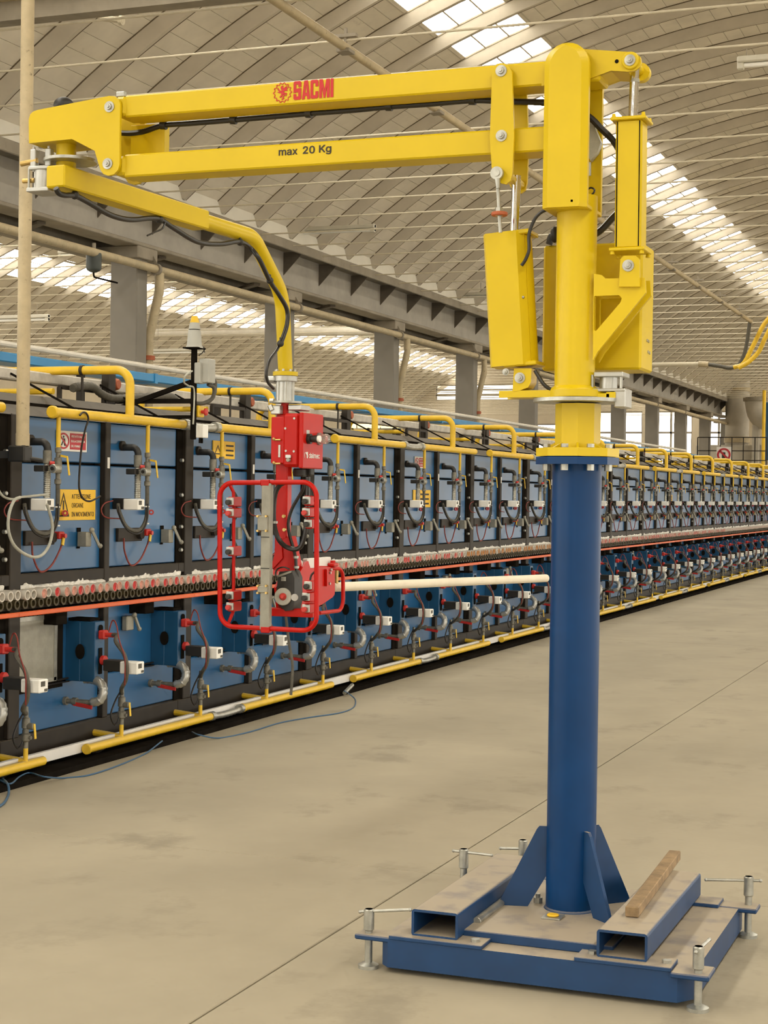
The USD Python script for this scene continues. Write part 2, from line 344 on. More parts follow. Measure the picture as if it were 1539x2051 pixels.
for k in range(9): m = M(); x = 14.7+k*4.15*.97+2.2; m.ring((x, 9.32, 4.19), (x+.05, 9.32, 4.19), .068, .046, 12); m.bar((x+.025, 9.32, 4.25), (x+.025, 9.42, 4.42), .03, .012, (1, 0, 0)); obj('pipe_clamp', m, 'steel_brown', pp)
for k in range(-1, 11):
    x = 16.63+4.15*k
    c = thing('column', 'grey rectangular steel column under the valley girder, %s from the left' % ('out of frame' if k < 0 else ['first', 'second', 'third', 'fourth', 'fifth', 'sixth', 'seventh', 'eighth', 'ninth', 'tenth', 'eleventh'][k]), None, (x, 9.58, 0), kind='structure')
    m = M(); m.box((x, 9.40, 0), (x+.24, 9.75, 4.30), .012); obj('column_shaft', m, 'column_grey', c)
    m = M(); m.box((x-.06, 9.36, 4.28), (x+.40, 10.0, 4.42), .01); obj('column_head', m, 'steel_brown', c)
def downpipe(x, label, top=3.95):
    d = thing('downpipe', label, 'pipe', (x, 9.3, 0))
    m = M(); m.tube(fillet([(x+.05, 9.32, 4.15), (x+.02, 9.30, top), (x, 9.42, top-.55), (x, 9.42, 0)], .25), .055, 12); obj('pipe_run', m, 'pole_cream', d)
    for z in (3.15, 1.9): m = M(); m.ring((x, 9.42, z), (x, 9.42, z+.05), .075, .05, 12); obj('pipe_collar', m, 'orange_brown', d)
downpipe(16.95, 'cream downpipe curving down beside the grey column nearest the left')
downpipe(16.95+8.3, 'cream downpipe beside the third grey column, right of the red tool')
downpipe(16.95+12.45, 'cream downpipe beside the fourth grey column, left of the yellow cylinder')

# end walls and what stands by them
def wall_with(name, label, x, y0, y1, z1, holes):
    w = thing(name, label, None, (x, (y0+y1)/2, 0), kind='structure')
    g = sbox(y0, 0, y1, z1).difference(union_all([sbox(*h) for h in holes])) if holes else sbox(y0, 0, y1, z1)
    m = M(); m.poly(g, (x, 0, 0), (0, 1, 0), (0, 0, 1), (.25, 0, 0)); obj('wall_face', m, 'wall_plaster', w, smooth=False)
    return w
def window(n, label, x, y0, z0, y1, z1, nv, nh):
    w = thing('window_%d' % n, label, None, (x, (y0+y1)/2, z0), kind='structure')
    for i in range(nv):
        for j in range(nh):
            a, b = y0+(y1-y0)*i/nv, y0+(y1-y0)*(i+1)/nv; c, d = z0+(z1-z0)*j/nh, z0+(z1-z0)*(j+1)/nh
            m = M(); m.box((x+.10, a+.03, c+.03), (x+.11, b-.03, d-.03)); obj('window_pane', m, 'pane', w)
    m = M()
    for i in range(nv+1): y = y0+(y1-y0)*i/nv; m.box((x+.06, y-.035, z0), (x+.15, y+.035, z1))
    for j in range(nh+1): z = z0+(z1-z0)*j/nh; m.box((x+.06, y0, z-.035), (x+.15, y1, z+.035))
    obj('window_frame', m, 'steel_brown', w)
H = [(10.4, 2.55, 11.9, 5.1), (12.2, 2.55, 13.9, 5.1), (14.2, 2.55, 16.2, 5.1), (16.8, 2.9, 18.6, 4.6), (19.2, 5.6, 23.0, 6.25)]
wall_with('wall_end', 'pale plaster end wall of the side nave with bright windows', 66, 9.3, 25, 9.0, H)
for i, h in enumerate(H): window(i+1, 'bright window in the far end wall, %s' % ['right of the ninth column', 'between the eighth and ninth columns', 'between the seventh and eighth columns', 'left of the sixth column', 'high and wide under the side vault'][i], 66, h[0], h[1], h[2], h[3], 2, 3)
wall_with('wall_far', 'beige plaster end wall of the main nave behind the exhaust stack', 66.3, -5.3, 9.3, 9.0, [(6.45, 5.55, 6.65, 5.95), (6.75, 5.55, 6.95, 5.95)])
wall_with('wall_back', 'added unseen plaster wall cutting the sky light from behind the camera', -14.3, -5.3, 9.3, 9.0, [(-2.5, 0, 2.5, 4.5)])  # unseen wall added to cut the sky light from behind, doorway left open
m = M(); m.box((-14.3, -5.6, 2.6), (66, -5.35, 5.4)); single('wall_right', m, 'wall_plaster', 'added unseen plaster wall cutting sky light above the open right side', kind='structure')  # unseen wall added to hold back side daylight above a low opening
m = M(); m.box((10, 24.42, 0), (66, 24.7, 5.7)); single('wall_left', m, 'wall_plaster', 'plain plaster side wall of the neighbouring nave', kind='structure')

def at_depth(px, py, X): return atX(px, py, X)
s = thing('exhaust_stack', 'pale cylindrical exhaust stack standing at the far end of the kiln', 'chimney', (57, 8.6, 0))
c = atX(1478, 800, 57); r = .40
m = M(); m.cyl((57, c[1], 2.2), (57, c[1], 6.2), r, n=28); obj('stack_body', m, 'stack_pale', s)
m = M(); m.cyl((57, c[1], 6.2), (57, c[1], 9.0), r*.62, n=24); obj('stack_neck', m, 'stack_pale', s)
m = M(); m.ring((57, c[1], 3.55), (57, c[1], 3.75), r*1.08, r*.9, 28); m.ring((57, c[1], 5.3), (57, c[1], 5.4), r*1.06, r*.9, 28); obj('stack_band', m, 'pole_cream', s)
m = M(); m.box((56.2, c[1]-1.3, 0), (58.0, c[1]+1.25, 3.45), .03); obj('stack_housing', m, 'stack_pale', s)
e = atX(1516, 820, 56)
d = thing('exhaust_duct', 'large rusty elbow duct beside the pale exhaust stack', 'duct', (56, e[1], 0))
m = M(); m.tube(fillet([(56, e[1]-.02, 4.95), (56, e[1]-.12, 4.35), (55.6, e[1]-1.6, 4.25)], .5), .42, 18); obj('duct_bend', m, 'stack_pale', d)
m = M(); m.ring((56, e[1]-.02, 4.9), (56, e[1]-.02, 5.02), .47, .36, 20); obj('duct_collar', m, 'steel_brown', d)
m = M(); m.box((55.8, e[1]-.10, 0), (56.2, e[1]+.10, 4.1)); obj('duct_support', m, 'stack_pale', d)
y = atX(1530, 880, 52); m = M(); m.cyl((52, y[1], 0), (52, y[1], 5.0), .055, n=10); single('gas_riser', m, 'gas_yellow', 'thin yellow gas riser pipe at the right edge by the exhaust duct', 'pipe')
y = atX(1537, 835, 54); m = M(); m.box((54, y[1]-.5, 2.9), (54.5, y[1]+.06, 4.75), .03); single('panel_box', m, 'kiln_blue_deep', 'dark blue cabinet at the right edge behind the yellow gas riser', 'cabinet')
fn = thing('guard_fence', 'dark steel guard railing at the far end of the kiln', 'fence', (46, 7, 2.2))
fx = 46; ya, yb = atX(1398, 900, fx)[1], atX(1536, 900, fx)[1]
for py in (876, 903, 922): z = atX(1460, py, fx)[2]; m = M(); m.bar((fx, ya, z), (fx, yb, z), .025, .025); obj('rail', m, 'kiln_frame', fn)
for i in range(7): y = ya+(yb-ya)*i/6; m = M(); m.bar((fx, y, 1.2), (fx, y, atX(1460, 876, fx)[2]), .025, .025, (1, 0, 0)); obj('fence_post', m, 'kiln_frame', fn)
c = atX(1450.5, 911, 45.8)
sg = thing('prohibition_sign', 'small round red prohibition sign on a white square on the far railing', 'sign', c)
m = M(); m.box(c-np.array([0, .20, .22]), c+np.array([.01, .20, .22])); obj('sign_plate', m, 'sign_white', sg)
m = M(); m.ring(c-np.array([.012, 0, 0]), c, .185, .135, 24); m.bar(c+np.array([-.006, .11, .11]), c+np.array([-.006, -.11, -.11]), .012, .05, (0, 1, -1)); obj('red_ring', m, 'sign_red', sg)
m = M(); m.box(c+np.array([-.010, -.04, -.10]), c+np.array([0, .05, .07])); obj('hand_symbol', m, 'decal_black', sg)
m = M(); m.bar(c+np.array([.03, 0, -.2]), np.array([c[0]+.03, c[1], 0]), .03, .03, (1, 0, 0)); obj('sign_post', m, 'kiln_frame', sg)

# pipes and lamps that hang in the vault
cy, cz = 4.72, 4.945
p = thing('overhead_conduit', 'cream conduit hung along the nave under the tie rods, running to the far hoses', 'pipe', (20, cy, cz))
m = M(); m.tube([(6.0, cy, cz), (31.3, cy, cz)], .034, 12); obj('conduit_run', m, 'pole_cream', p)
for k in range(-13, 9, 2):
    x = RIB0+k*RIBP; m = M(); m.box((x-.06, cy-.05, 4.905), (x+.06, cy+.05, 4.93)); m.bar((x, cy, cz+.02), (x, cy, 5.09), .02, .02, (1, 0, 0)); m.box((x-.025, cy-.09, 5.02), (x+.025, cy+.09, 5.045)); obj('conduit_hanger', m, 'steel_brown', p)
h = thing('cross_conduit', 'cream pipe with sagging cable crossing the far nave below the tie rods', 'pipe', (31.3, 6, 4.3))
a, b, c1 = atX(1200, 731, 31.3), atX(1400, 729, 31.3), atX(1420, 730, 31.3)
m = M(); m.tube([a+np.array([0, 9.45-a[1], 0]), b], .040, 10); obj('pipe_run', m, 'rod_cream', h); m = M(); m.tube([b, c1], .055, 10); obj('pipe_sleeve', m, 'pole_cream', h)
m = M(); m.tube(spline([atX(x, y, 31.3) for x, y in ((1420, 730), (1440, 733), (1465, 737), (1482, 728), (1494, 700), (1502, 650), (1503, 642))]), .035, 8); obj('drop_cable', m, 'hose_grey', h)
def hose(name, label, pts, r, mat, X):
    m = M(); m.tube(spline([atX(x, y, X) for x, y in pts], 8), r, 10); single(name, m, mat, label, 'hose')
hose('yellow_hose', 'yellow hose sweeping up from the sagging cable, left of its twin', [(1470, 736), (1490, 728), (1508, 695), (1528, 655), (1545, 630), (1556, 600), (1560, 560)], .042, 'gas_yellow', 31.0)
hose('yellow_hose', 'yellow hose sweeping to the right edge, lower of the pair', [(1480, 737), (1500, 725), (1520, 705), (1532, 680), (1546, 650), (1556, 610), (1560, 562)], .042, 'gas_yellow', 30.6)
def batten(label, X, p0, p1, hang=.2, lit=False):
    a, b = atX(*p0, X), atX(*p1, X); b[2] = a[2]
    t = thing('strip_light', label, 'lamp', (a+b)/2, group='strip lights hung in the vaults'); n = unit(b-a)
    m = M(); m.bar(a, b, .10, .055, b=.01); obj('lamp_body', m, 'lamp_white', t)
    m = M(); m.cyl(a-n*.0+np.array([0, 0, -.05]), b+np.array([0, 0, -.05]), .022, n=10); obj('lamp_tube', m, 'lit_tube' if lit else 'white_plastic', t)
    for e in (a+n*.03, b-n*.03): m = M(); m.bar(e+np.array([0, 0, .03]), e+np.array([0, 0, -.085]), .06, .06, (1, 0, 0), .008); obj('lamp_holder', m, 'lamp_white', t)
    for e in (a+(b-a)*.15, a+(b-a)*.85): m = M(); m.cyl(e+np.array([0, 0, .02]), e+np.array([0, 0, hang]), .004, n=6); obj('suspension_wire', m, 'steel_brown', t)
batten('long unlit strip light hung above the second grey column', 21.1, (752, 453), (528, 465))
batten('long unlit strip light hung behind the left yellow cylinder', 28.0, (980, 588), (870, 592))
batten('unlit strip light at the right edge beside the rod end', 15.0, (1478, 121), (1600, 108), .1)
batten('strip light hung in the side nave at the left edge behind the cream pole', 22.0, (98, 633), (-60, 640))
batten('strip light hung in the side nave above the dark air tank', 23.5, (172, 503), (118, 511))
batten('strip light hung in the side nave behind the beacon post', 30.0, (410, 700), (300, 703), 1.3)
bm = thing('runway_beam', 'rusty brown steel beam crossing the vault at the top left corner', 'beam', (10, 7, 5.2))
a, b = atX(0, 28, 10.2), atX(800, -70, 10.2); a[2] = b[2] = (a[2]+b[2])/2; yy = [a[1]+2.2, b[1]-3]
z = a[2]
m = M(); m.box((10.2, yy[0], z-.055), (10.24, yy[1], z+.07)); m.box((10.2, yy[0], z-.075), (10.34, yy[1], z-.055)); obj('beam_web', m, 'steel_brown', bm)
m = M(); m.box((10.14, yy[0], z+.06), (10.34, yy[1], z+.085)); obj('beam_flange', m, 'pole_cream', bm)
tk = thing('air_tank', 'dark cylindrical air tank hanging below the girder left of the first column', 'tank', (15.4, 9.35, 4))
c = atX(188, 527, 15.6); x, y, z = c
m = M(); m.lathe((x, y, z-.10), (0, 0, 1), [(0, .03), (.02, .07), (.045, .083), (.20, .083), (.225, .07), (.24, .03)], 24); obj('tank_shell', m, 'tank_dark', tk)
m = M(); m.tube(fillet([(x, y, z-.08), (x, y, z-.15), (x+.5, y, z-.15)], .03), .010, 8); obj('drain_pipe', m, 'kiln_dark', tk)
m = M(); m.cyl((x, y, z+.12), (x, y, 4.30), .02, n=10); obj('tank_hanger', m, 'steel_brown', tk)
for lab, yy_, zz in (('white pipe crossing the side nave just above the blue duct', 12.2, 2.98),):
    a, b = atX(620, 652, 34), atX(300, 655, 34)
    m = M(); m.tube([atX(1010, 660, 34), atX(240, 668, 34)], .10, 12); single('white_cross_pipe', m, 'pipe_white', 'thick white pipe crossing the side nave behind the columns, level with the beacon', 'pipe')
m = M(); zw = atY(100, 703, 9.05)[2]; m.tube([(6, 9.05, zw), (48, 9.05, zw)], .030, 10); single('white_side_pipe', m, 'pipe_white', 'thin white pipe running along the kiln above the blue duct', 'pipe')
d = thing('blue_duct', 'long bright blue duct running behind the kiln roof', 'duct', (20, 8.3, 2.8))
zd1, zd0 = atY(60, 712, 8.25)[2], atY(0, 723, 8.25)[2]
m = M(); m.box((6, 8.25, zd0), (46, 8.55, zd1), .01); obj('duct_body', m, 'duct_blue', d)
for k in range(12): m = M(); x = 9+k*3.0; m.box((x-.03, 8.24, zd0-.01), (x+.03, 8.56, zd1+.006)); obj('duct_flange', m, 'duct_blue', d)
for k in range(14): m = M(); x = 8+k*2.9; m.bar((x, 8.4, 2.1), (x, 8.4, zd0+.01), .06, .06, (1, 0, 0)); obj('duct_leg', m, 'kiln_frame', d)
# lit tubes low behind the kiln roof
for i, (x0, x1, yy_) in enumerate(((718, 760, 7.3), (764, 815, 7.3), (700, 712, 7.3))):
    a, b = atY(x0, 853.5, yy_), atY(x1, 853.5, yy_); X = (a[0]+b[0])/2; a, b = atX(x0, 853.5, X), atX(x1, 853.5, X)
    t = thing('lit_lamp', 'glowing yellow-white tube lamp behind the kiln roof, %s' % ['left of the tall yellow pipe loop', 'right of the tall yellow pipe loop', 'the short one by the red box'][i], 'lamp', (a+b)/2)
    m = M(); m.tube([a, b], .028, 10); obj('lamp_tube', m, 'lit_tube', t)
    m = M(); m.box((X-.04, b[1], a[2]+.05), (X+.04, a[1], a[2]+.11)); m.bar((a+b)/2+np.array([0, 0, .02]), (a+b)/2*np.array([1, 1, 0])+np.array([0, 0, 2.1]), .03, .03, (1, 0, 0)); obj('lamp_body', m, 'kiln_frame', t)

m = M(); m.tube(fillet([atX(140, -10, 10.9), atX(207, 37, 10.9), atX(247, 41, 10.9)], .05), .022, 10); m.ring(atX(240, 41, 10.9), atX(246, 41, 10.9), .036, .02, 10); single('elbow_pipe', m, 'rod_cream', 'short pale elbow pipe under the brown beam near the top left corner', 'pipe')

# ================================================================== the roller kiln: one module of two bays, then copies of it
KF, MODULE, BAY = 5.45, 2.142, 1.071
XK = 8.17                                                     # centre of the thick post of the first whole module in view
km = thing('kiln_module', 'blue panelled kiln module nearest the left edge, half cut off by the frame', 'kiln', (XK, KF, 0), 'blue kiln modules in a row')
def kb(name, lo, hi, mat, b=.004, parent=km, **k): m = M(); m.box(lo, hi, b); return obj(name, m, mat, parent, **k)
E0, E1 = XK-.10, XK+MODULE-.10
kb('kiln_body', (E0, KF+.06, .10), (E1, KF+2.75, 2.16), 'kiln_dark', 0)
kb('plinth', (E0, 5.125, .0), (E1, KF+.4, .035), 'kiln_dark', 0)  # low dark strip along the kiln foot, reaching out ahead of the panels
m = M(); m.prism([(E0, KF-.03, 2.075), (E0, KF+.02, 2.075), (E0, KF+.22, 2.215), (E0, KF+.16, 2.215)], (MODULE, 0, 0)); obj('top_frame', m, 'kiln_frame', km)
kb('roof_sheet', (E0, KF+.15, 2.15), (E1, KF+2.75, 2.20), 'kiln_frame')
kb('middle_rail', (E0, KF-.03, 1.085), (E1, KF+.04, 1.15), 'kiln_frame')
kb('lower_rail', (E0, KF-.04, .07), (E1, KF+.05, .20), 'kiln_frame')
for b in range(2):
    x0 = XK+b*BAY; l, r = x0+(.10 if b == 0 else .035), x0+BAY-(.10 if b == 1 else .035)
    kb('upper_panel', (l, KF, 1.815), (r, KF+.05, 2.075), 'kiln_blue', .006); kb('upper_panel', (l, KF, 1.155), (r, KF+.05, 1.80), 'kiln_blue', .006)
    kb('lower_panel', (l, KF, .485), (r, KF+.05, .93), 'kiln_blue', .006); kb('lower_panel', (l, KF, .205), (r, KF+.05, .472), 'kiln_blue', .006)
    m = M(); n = 26; xs_ = np.linspace(l-.03, r+.03, n); rr = random.Random(5+b)        # fluffy ceramic fibre stuffed under the panels
    pts = [(xs_[i], KF-.03-.012*rr.random(), 1.077+.012*rr.random()) for i in range(n)]
    nx, na = 60, 9; V, F = [], []
    for i in range(nx+1):
        x = l-.03+(r-l+.06)*i/nx
        for j in range(na):
            a_ = math.pi*(j/(na-1)); e_ = 1 if 0 < i < nx else .55
            p_ = np.array([x, KF+.01-e_*.042*math.sin(a_), 1.066-e_*.030*math.cos(a_)]); k_ = meshkit.fbm(p_*45+b*7, 3, 3)-.5
            p_ += np.array([0, -.050*k_*math.sin(a_)-.004, .034*k_+.024*(meshkit.noise(p_*12, 5)-.5)]); V.append(p_)
    for i in range(nx):
        for j in range(na-1): F.append([i*na+j, i*na+j+1, (i+1)*na+j+1, (i+1)*na+j])
    m.add(V, F)
    obj('fibre_packing', m, 'fibre_white', km, smooth=60)
def post(x, w, deep):
    m = M(); m.box((x-w/2, KF-.035, .20), (x+w/2, KF+.05, 2.08), .005); obj('post', m, 'kiln_frame', km)
    return m
post(XK+.04, .115, 0); kb('post_shadow_gap', (XK-.10, KF-.008, .2), (XK-.018, KF+.04, 2.08), 'kiln_dark', 0); post(XK+BAY, .062, 0)  # dark strip fills the space beside the thick post
for z in (1.86, 1.62, 1.40, 1.24): m = M(); m.cyl((XK-.055, KF-.008, z), (XK-.055, KF-.035, z), .014, n=10, b=.004); obj('panel_bolt', m, 'zinc', km)
m = M(); m.box((XK+BAY-.014, KF-.038, 1.785), (XK+BAY+.014, KF-.034, 1.855)); obj('number_tag', m, 'sign_white', km)
# drive channel under the rollers
kb('roller_backing', (E0, KF-.02, .985), (E1, KF+.04, 1.06), 'insulation_white', 0)
kb('drive_channel', (E0, KF-.10, .952), (E1, KF+.02, .972), 'kiln_frame'); kb('channel_back', (E0, KF-.03, .955), (E1, KF+.04, 1.005), 'kiln_dark', 0)
kb('orange_guard_rail', (E0, KF-.155, .918), (E1, KF-.130, .945), 'signal_orange')
NR = 26; RP = MODULE/NR
for i in range(NR):
    x = E0+(i+.5)*RP; m = M(); m.ring((x, KF-.03, .985), (x, KF-.115, .985), .030, .018, 12); m.cyl((x, KF-.03, .985), (x, KF-.10, .985), .019, n=10); obj('roller_bearing', m, 'bearing_bronze', km)
for b in range(2): x = XK+.35+b*BAY; kb('channel_bracket', (x, KF-.12, .84), (x+.12, KF+.01, .925), 'kiln_dark')
m = M(); m.tube([(E0, KF-.165, .10), (E1, KF-.165, .10)], .012, 8); obj('air_line', m, 'hose_grey', km)
kb('cable_tray', (E0, KF-.20, .062), (E1, KF-.165, .125), 'sign_white')
# gas manifold along the top with a return loop over the roof
YM = 5.28
a, c = atY(105, 827, YM), atY(353, 846, YM); zm = 2.098
m = M(); m.tube([(a[0], YM, zm), (c[0]+.10, YM, zm)], .030, 14); mf = obj('gas_manifold', m, 'gas_yellow', km)
m = M(); m.cyl((a[0]-.012, YM, zm), (a[0]+.02, YM, zm), .038, n=16, b=.006); obj('end_cap', m, 'gas_yellow', mf)
m_end = c[0]
lp = atY(260, 836, YM); zt = 2.412
m = M(); m.tube(fillet([(lp[0], YM, zm), (lp[0], YM, zt), (lp[0], KF+.95, zt), (lp[0], KF+.95, 2.2)], .10, 8), .028, 14); ob = obj('gas_loop', m, 'gas_yellow', km)
m = M(); m.ring((lp[0], YM+.34, zt), (lp[0], YM+.36, zt), .034, .026, 14); m.bar((lp[0], YM+.35, zt-.02), (lp[0], YM+.35, 2.2), .008, .02, (1, 0, 0)); obj('loop_clamp', m, 'kiln_frame', ob)
m = M(); m.tube([(lp[0]-.15, KF+.3, 2.27), (lp[0]-.15, KF+2.6, 2.27)], .020, 10); obj('roof_gas_pipe', m, 'gas_yellow', km)
# roof gear: insulated white duct on black brackets with red caps, a black frame and a stay
YD = KF+.45
kb('white_duct', (E0, YD-.05, 2.325), (E1, YD+.05, 2.395), 'insulation_white', .008)
xb = atY(208, 758, YD-.05)[0]-.0
kb('duct_bracket', (xb-.035, YD-.11, 2.19), (xb+.06, YD-.052, 2.44), 'kiln_frame', .004)
m = M(); m.cyl((xb+.12, YD-.055, 2.375), (xb+.12, YD-.10, 2.375), .045, .036, n=18, b=.006); obj('duct_cap', m, 'orange_brown', km, label='dull red round cap on the white duct')
fr = part(km, 'roof_frame'); x = xb-.75
for args in (((x, KF+.28, 2.19), (x, KF+.28, 2.30)), ((x+.55, KF+.28, 2.19), (x+.55, KF+.28, 2.30)), ((x, KF+.28, 2.30), (x+.55, KF+.28, 2.30))): m = M(); m.bar(*args, .025, .025, (0, 1, 0)); obj('frame_bar', m, 'kiln_frame', fr)
for q in (0.0, 1.07): m = M(); m.bar((XK+.62+q, KF+.40, 2.36), (XK+.62+q, YM+.03, 2.10), .012, .012); obj('stay_rod', m, 'kiln_dark', km)

def upper_burner(dx):
    D = np.array([dx, 0, 0])
    def q(px, py, Y): return atY(px, py, Y)+D
    XE = 9.46+dx; YD_ = 5.325
    m = M(); m.tube(fillet([(XE, KF+.02, 1.925), (XE, YD_, 1.925), (XE, YD_, 1.84)], .055, 7), .022, 12); bu = obj('burner', m, 'black_rubber', km)
    m = M(); m.cyl((XE, KF-.002, 1.935), (XE, KF-.02, 1.935), .032, n=14); obj('elbow_collar', m, 'kiln_frame', bu)
    pts = [(XE, YD_, 1.865-.006*i) for i in range(46)]
    m = M(); m.tube(pts, .0205, 10, 1); obj('air_duct', m, 'galvanised', bu)
    m = M(); m.cyl((XE, YD_, 1.80), (XE, YD_, 1.875), .026, n=12); obj('duct_sleeve', m, 'valve_grey', bu)
    xd, yd = 9.505+dx, YM
    m = M(); m.tube([(xd, yd, zm), (xd, yd, 1.885)], .0135, 10); obj('gas_drop', m, 'gas_yellow', bu)
    m = M(); m.lathe((xd, yd, 1.895), (0, 0, -1), [(0, .012), (.004, .019), (.03, .019), (.034, .014), (.06, .014), (.064, .021), (.11, .024), (.15, .021), (.155, .014), (.185, .014), (.19, .02), (.215, .02), (.22, .011)], 12); obj('gas_valve', m, 'valve_grey', bu)
    m = M(); m.cyl((xd-.01, yd-.01, 1.768), (xd-.075, yd-.01, 1.768), .027, n=16, b=.005); obj('valve_dial', m, 'zinc', bu)
    m = M(); m.box((xd-.105, yd+.03, 1.75), (xd-.05, yd+.10, 1.787), .004); m.cyl((xd-.074, yd-.01, 1.768), (xd-.082, yd-.01, 1.768), .011, n=16); obj('dial_motor', m, 'black_rubber', bu)
    m = M(); m.bar((xd, yd-.02, 1.845), (xd+.008, yd-.055, 1.838), .02, .012); m.bar((xd+.01, yd-.055, 1.842), (xd+.02, yd-.065, 1.73), .016, .006, (0, 1, 0), .002); obj('valve_lever', m, 'gas_yellow', bu)
    m = M(); m.cyl((xd-.06, yd+.02, 1.80), (xd-.04, yd+.0, 1.80), .012, n=10); obj('red_cap', m, 'plug_red', bu, label='small red cap')
    xl = 9.355+dx; e1, e2 = atX(247, 1010, 9.355)[1], atX(277, 1010, 9.355)[1]
    m = M(); m.box((xl, e1, 1.525), (xl+.10, KF, 1.595), .004); ab = obj('actuator_motor', m, 'black_rubber', bu)
    m = M(); m.box((xl-.002, e2, 1.522), (xl+.085, e1, 1.592), .005); ab = obj('actuator_box', m, 'white_plastic', bu)
    m = M(); m.box((xl+.008, e2-.001, 1.555), (xl+.045, e2, 1.582)); m.box((xl+.04, e2-.002, 1.528), (xl+.078, e2, 1.545)); obj('printed_label', m, 'hose_grey', bu)
    hp = [(xd, yd, 1.68), (xd+.002, yd, 1.58), (xd-.01, yd, 1.46), (xd-.07, yd+.02, 1.388), (xd-.15, yd+.06, 1.41), (xd-.175, yd+.10, 1.50), (xd-.165, yd+.12, 1.56)]
    m = M(); m.tube(spline(hp, 7), .0135, 9); obj('gas_hose', m, 'hose_grey', bu)
    m = M(); m.tube(spline([np.array(p)+(-.012, -.012, -.018) for p in hp[1:]], 6), .006, 7); obj('black_wire', m, 'black_cable', bu)
    for z in (1.54, 1.43): m = M(); m.ring((xd-.004, yd, z), (xd-.004, yd, z+.008), .018, .01, 10); obj('cable_tie', m, 'white_plastic', bu)
    m = M(); a, b = q(232, 1058, KF), q(280, 1083, KF); m.box((a[0], KF-.02, b[2]), (b[0], KF+.01, a[2]), .004); m.cyl((b[0]-.05, KF-.01, (a[2]+b[2])/2), (b[0]-.05, KF-.05, (a[2]+b[2])/2), .03, n=14); obj('burner_plate', m, 'kiln_frame', bu)
    r = q(294, 1067, KF-.05)
    m = M(); m.box(r-(.03, .02, .02), r+(.03, .03, .025), .006); m.cyl(r+(0, .02, 0), r+(0, -.045, 0), .014, n=10); obj('igniter_plug', m, 'plug_red', bu)
    m = M(); m.bar(r+(.0, -.03, -.01), r+(-.02, -.035, -.055), .02, .008, (0, 1, 0)); obj('yellow_tag', m, 'gas_yellow', bu)
    m = M(); m.tube(spline([q(248, 1078, KF-.03), q(250, 1105, KF-.04), q(262, 1132, KF-.05), q(280, 1122, KF-.06), (r[0]+.01, r[1], r[2]-.08), (r[0], r[1]-.02, r[2]-.02)], 7), .006, 7); obj('igniter_cable', m, 'wire_red', bu)
    m = M(); m.tube(spline([q(226, 1003, KF-.05), q(210, 1008, KF-.05), q(203, 1022, KF-.05), q(212, 1036, KF-.05), q(240, 1039, KF-.03)], 7), .0045, 6); obj('sensor_cable', m, 'wire_red', bu)
    m = M(); m.ring(q(303, 1026, KF-.02), q(303, 1026, KF-.05), .018, .008, 14); obj('red_knob', m, 'plug_red', bu)
    a, b = q(321, 1060, KF), q(341, 1086, KF)
    m = M(); m.box((a[0]-.005, KF-.075, b[2]), (a[0]+.055, KF-.005, a[2]), .006); sg_ = obj('sight_hatch', m, 'grey_steel', bu)
    m = M(); m.box((a[0], KF-.006, a[2]), (a[0]+.04, KF+.002, a[2]+.025)); m.box((a[0], KF-.006, b[2]-.012), (a[0]+.03, KF+.002, b[2])); obj('hatch_slot', m, 'kiln_dark', bu)
    m = M(); m.bar((a[0]+.045, KF-.085, a[2]+.005), (a[0]+.075, KF-.115, b[2]+.01), .022, .016); m.ball((a[0]+.08, KF-.12, b[2]+.005), .016, 1); m.ball((a[0]+.043, KF-.082, a[2]+.012), .017, 1); obj('hatch_handle', m, 'grey_steel', bu)

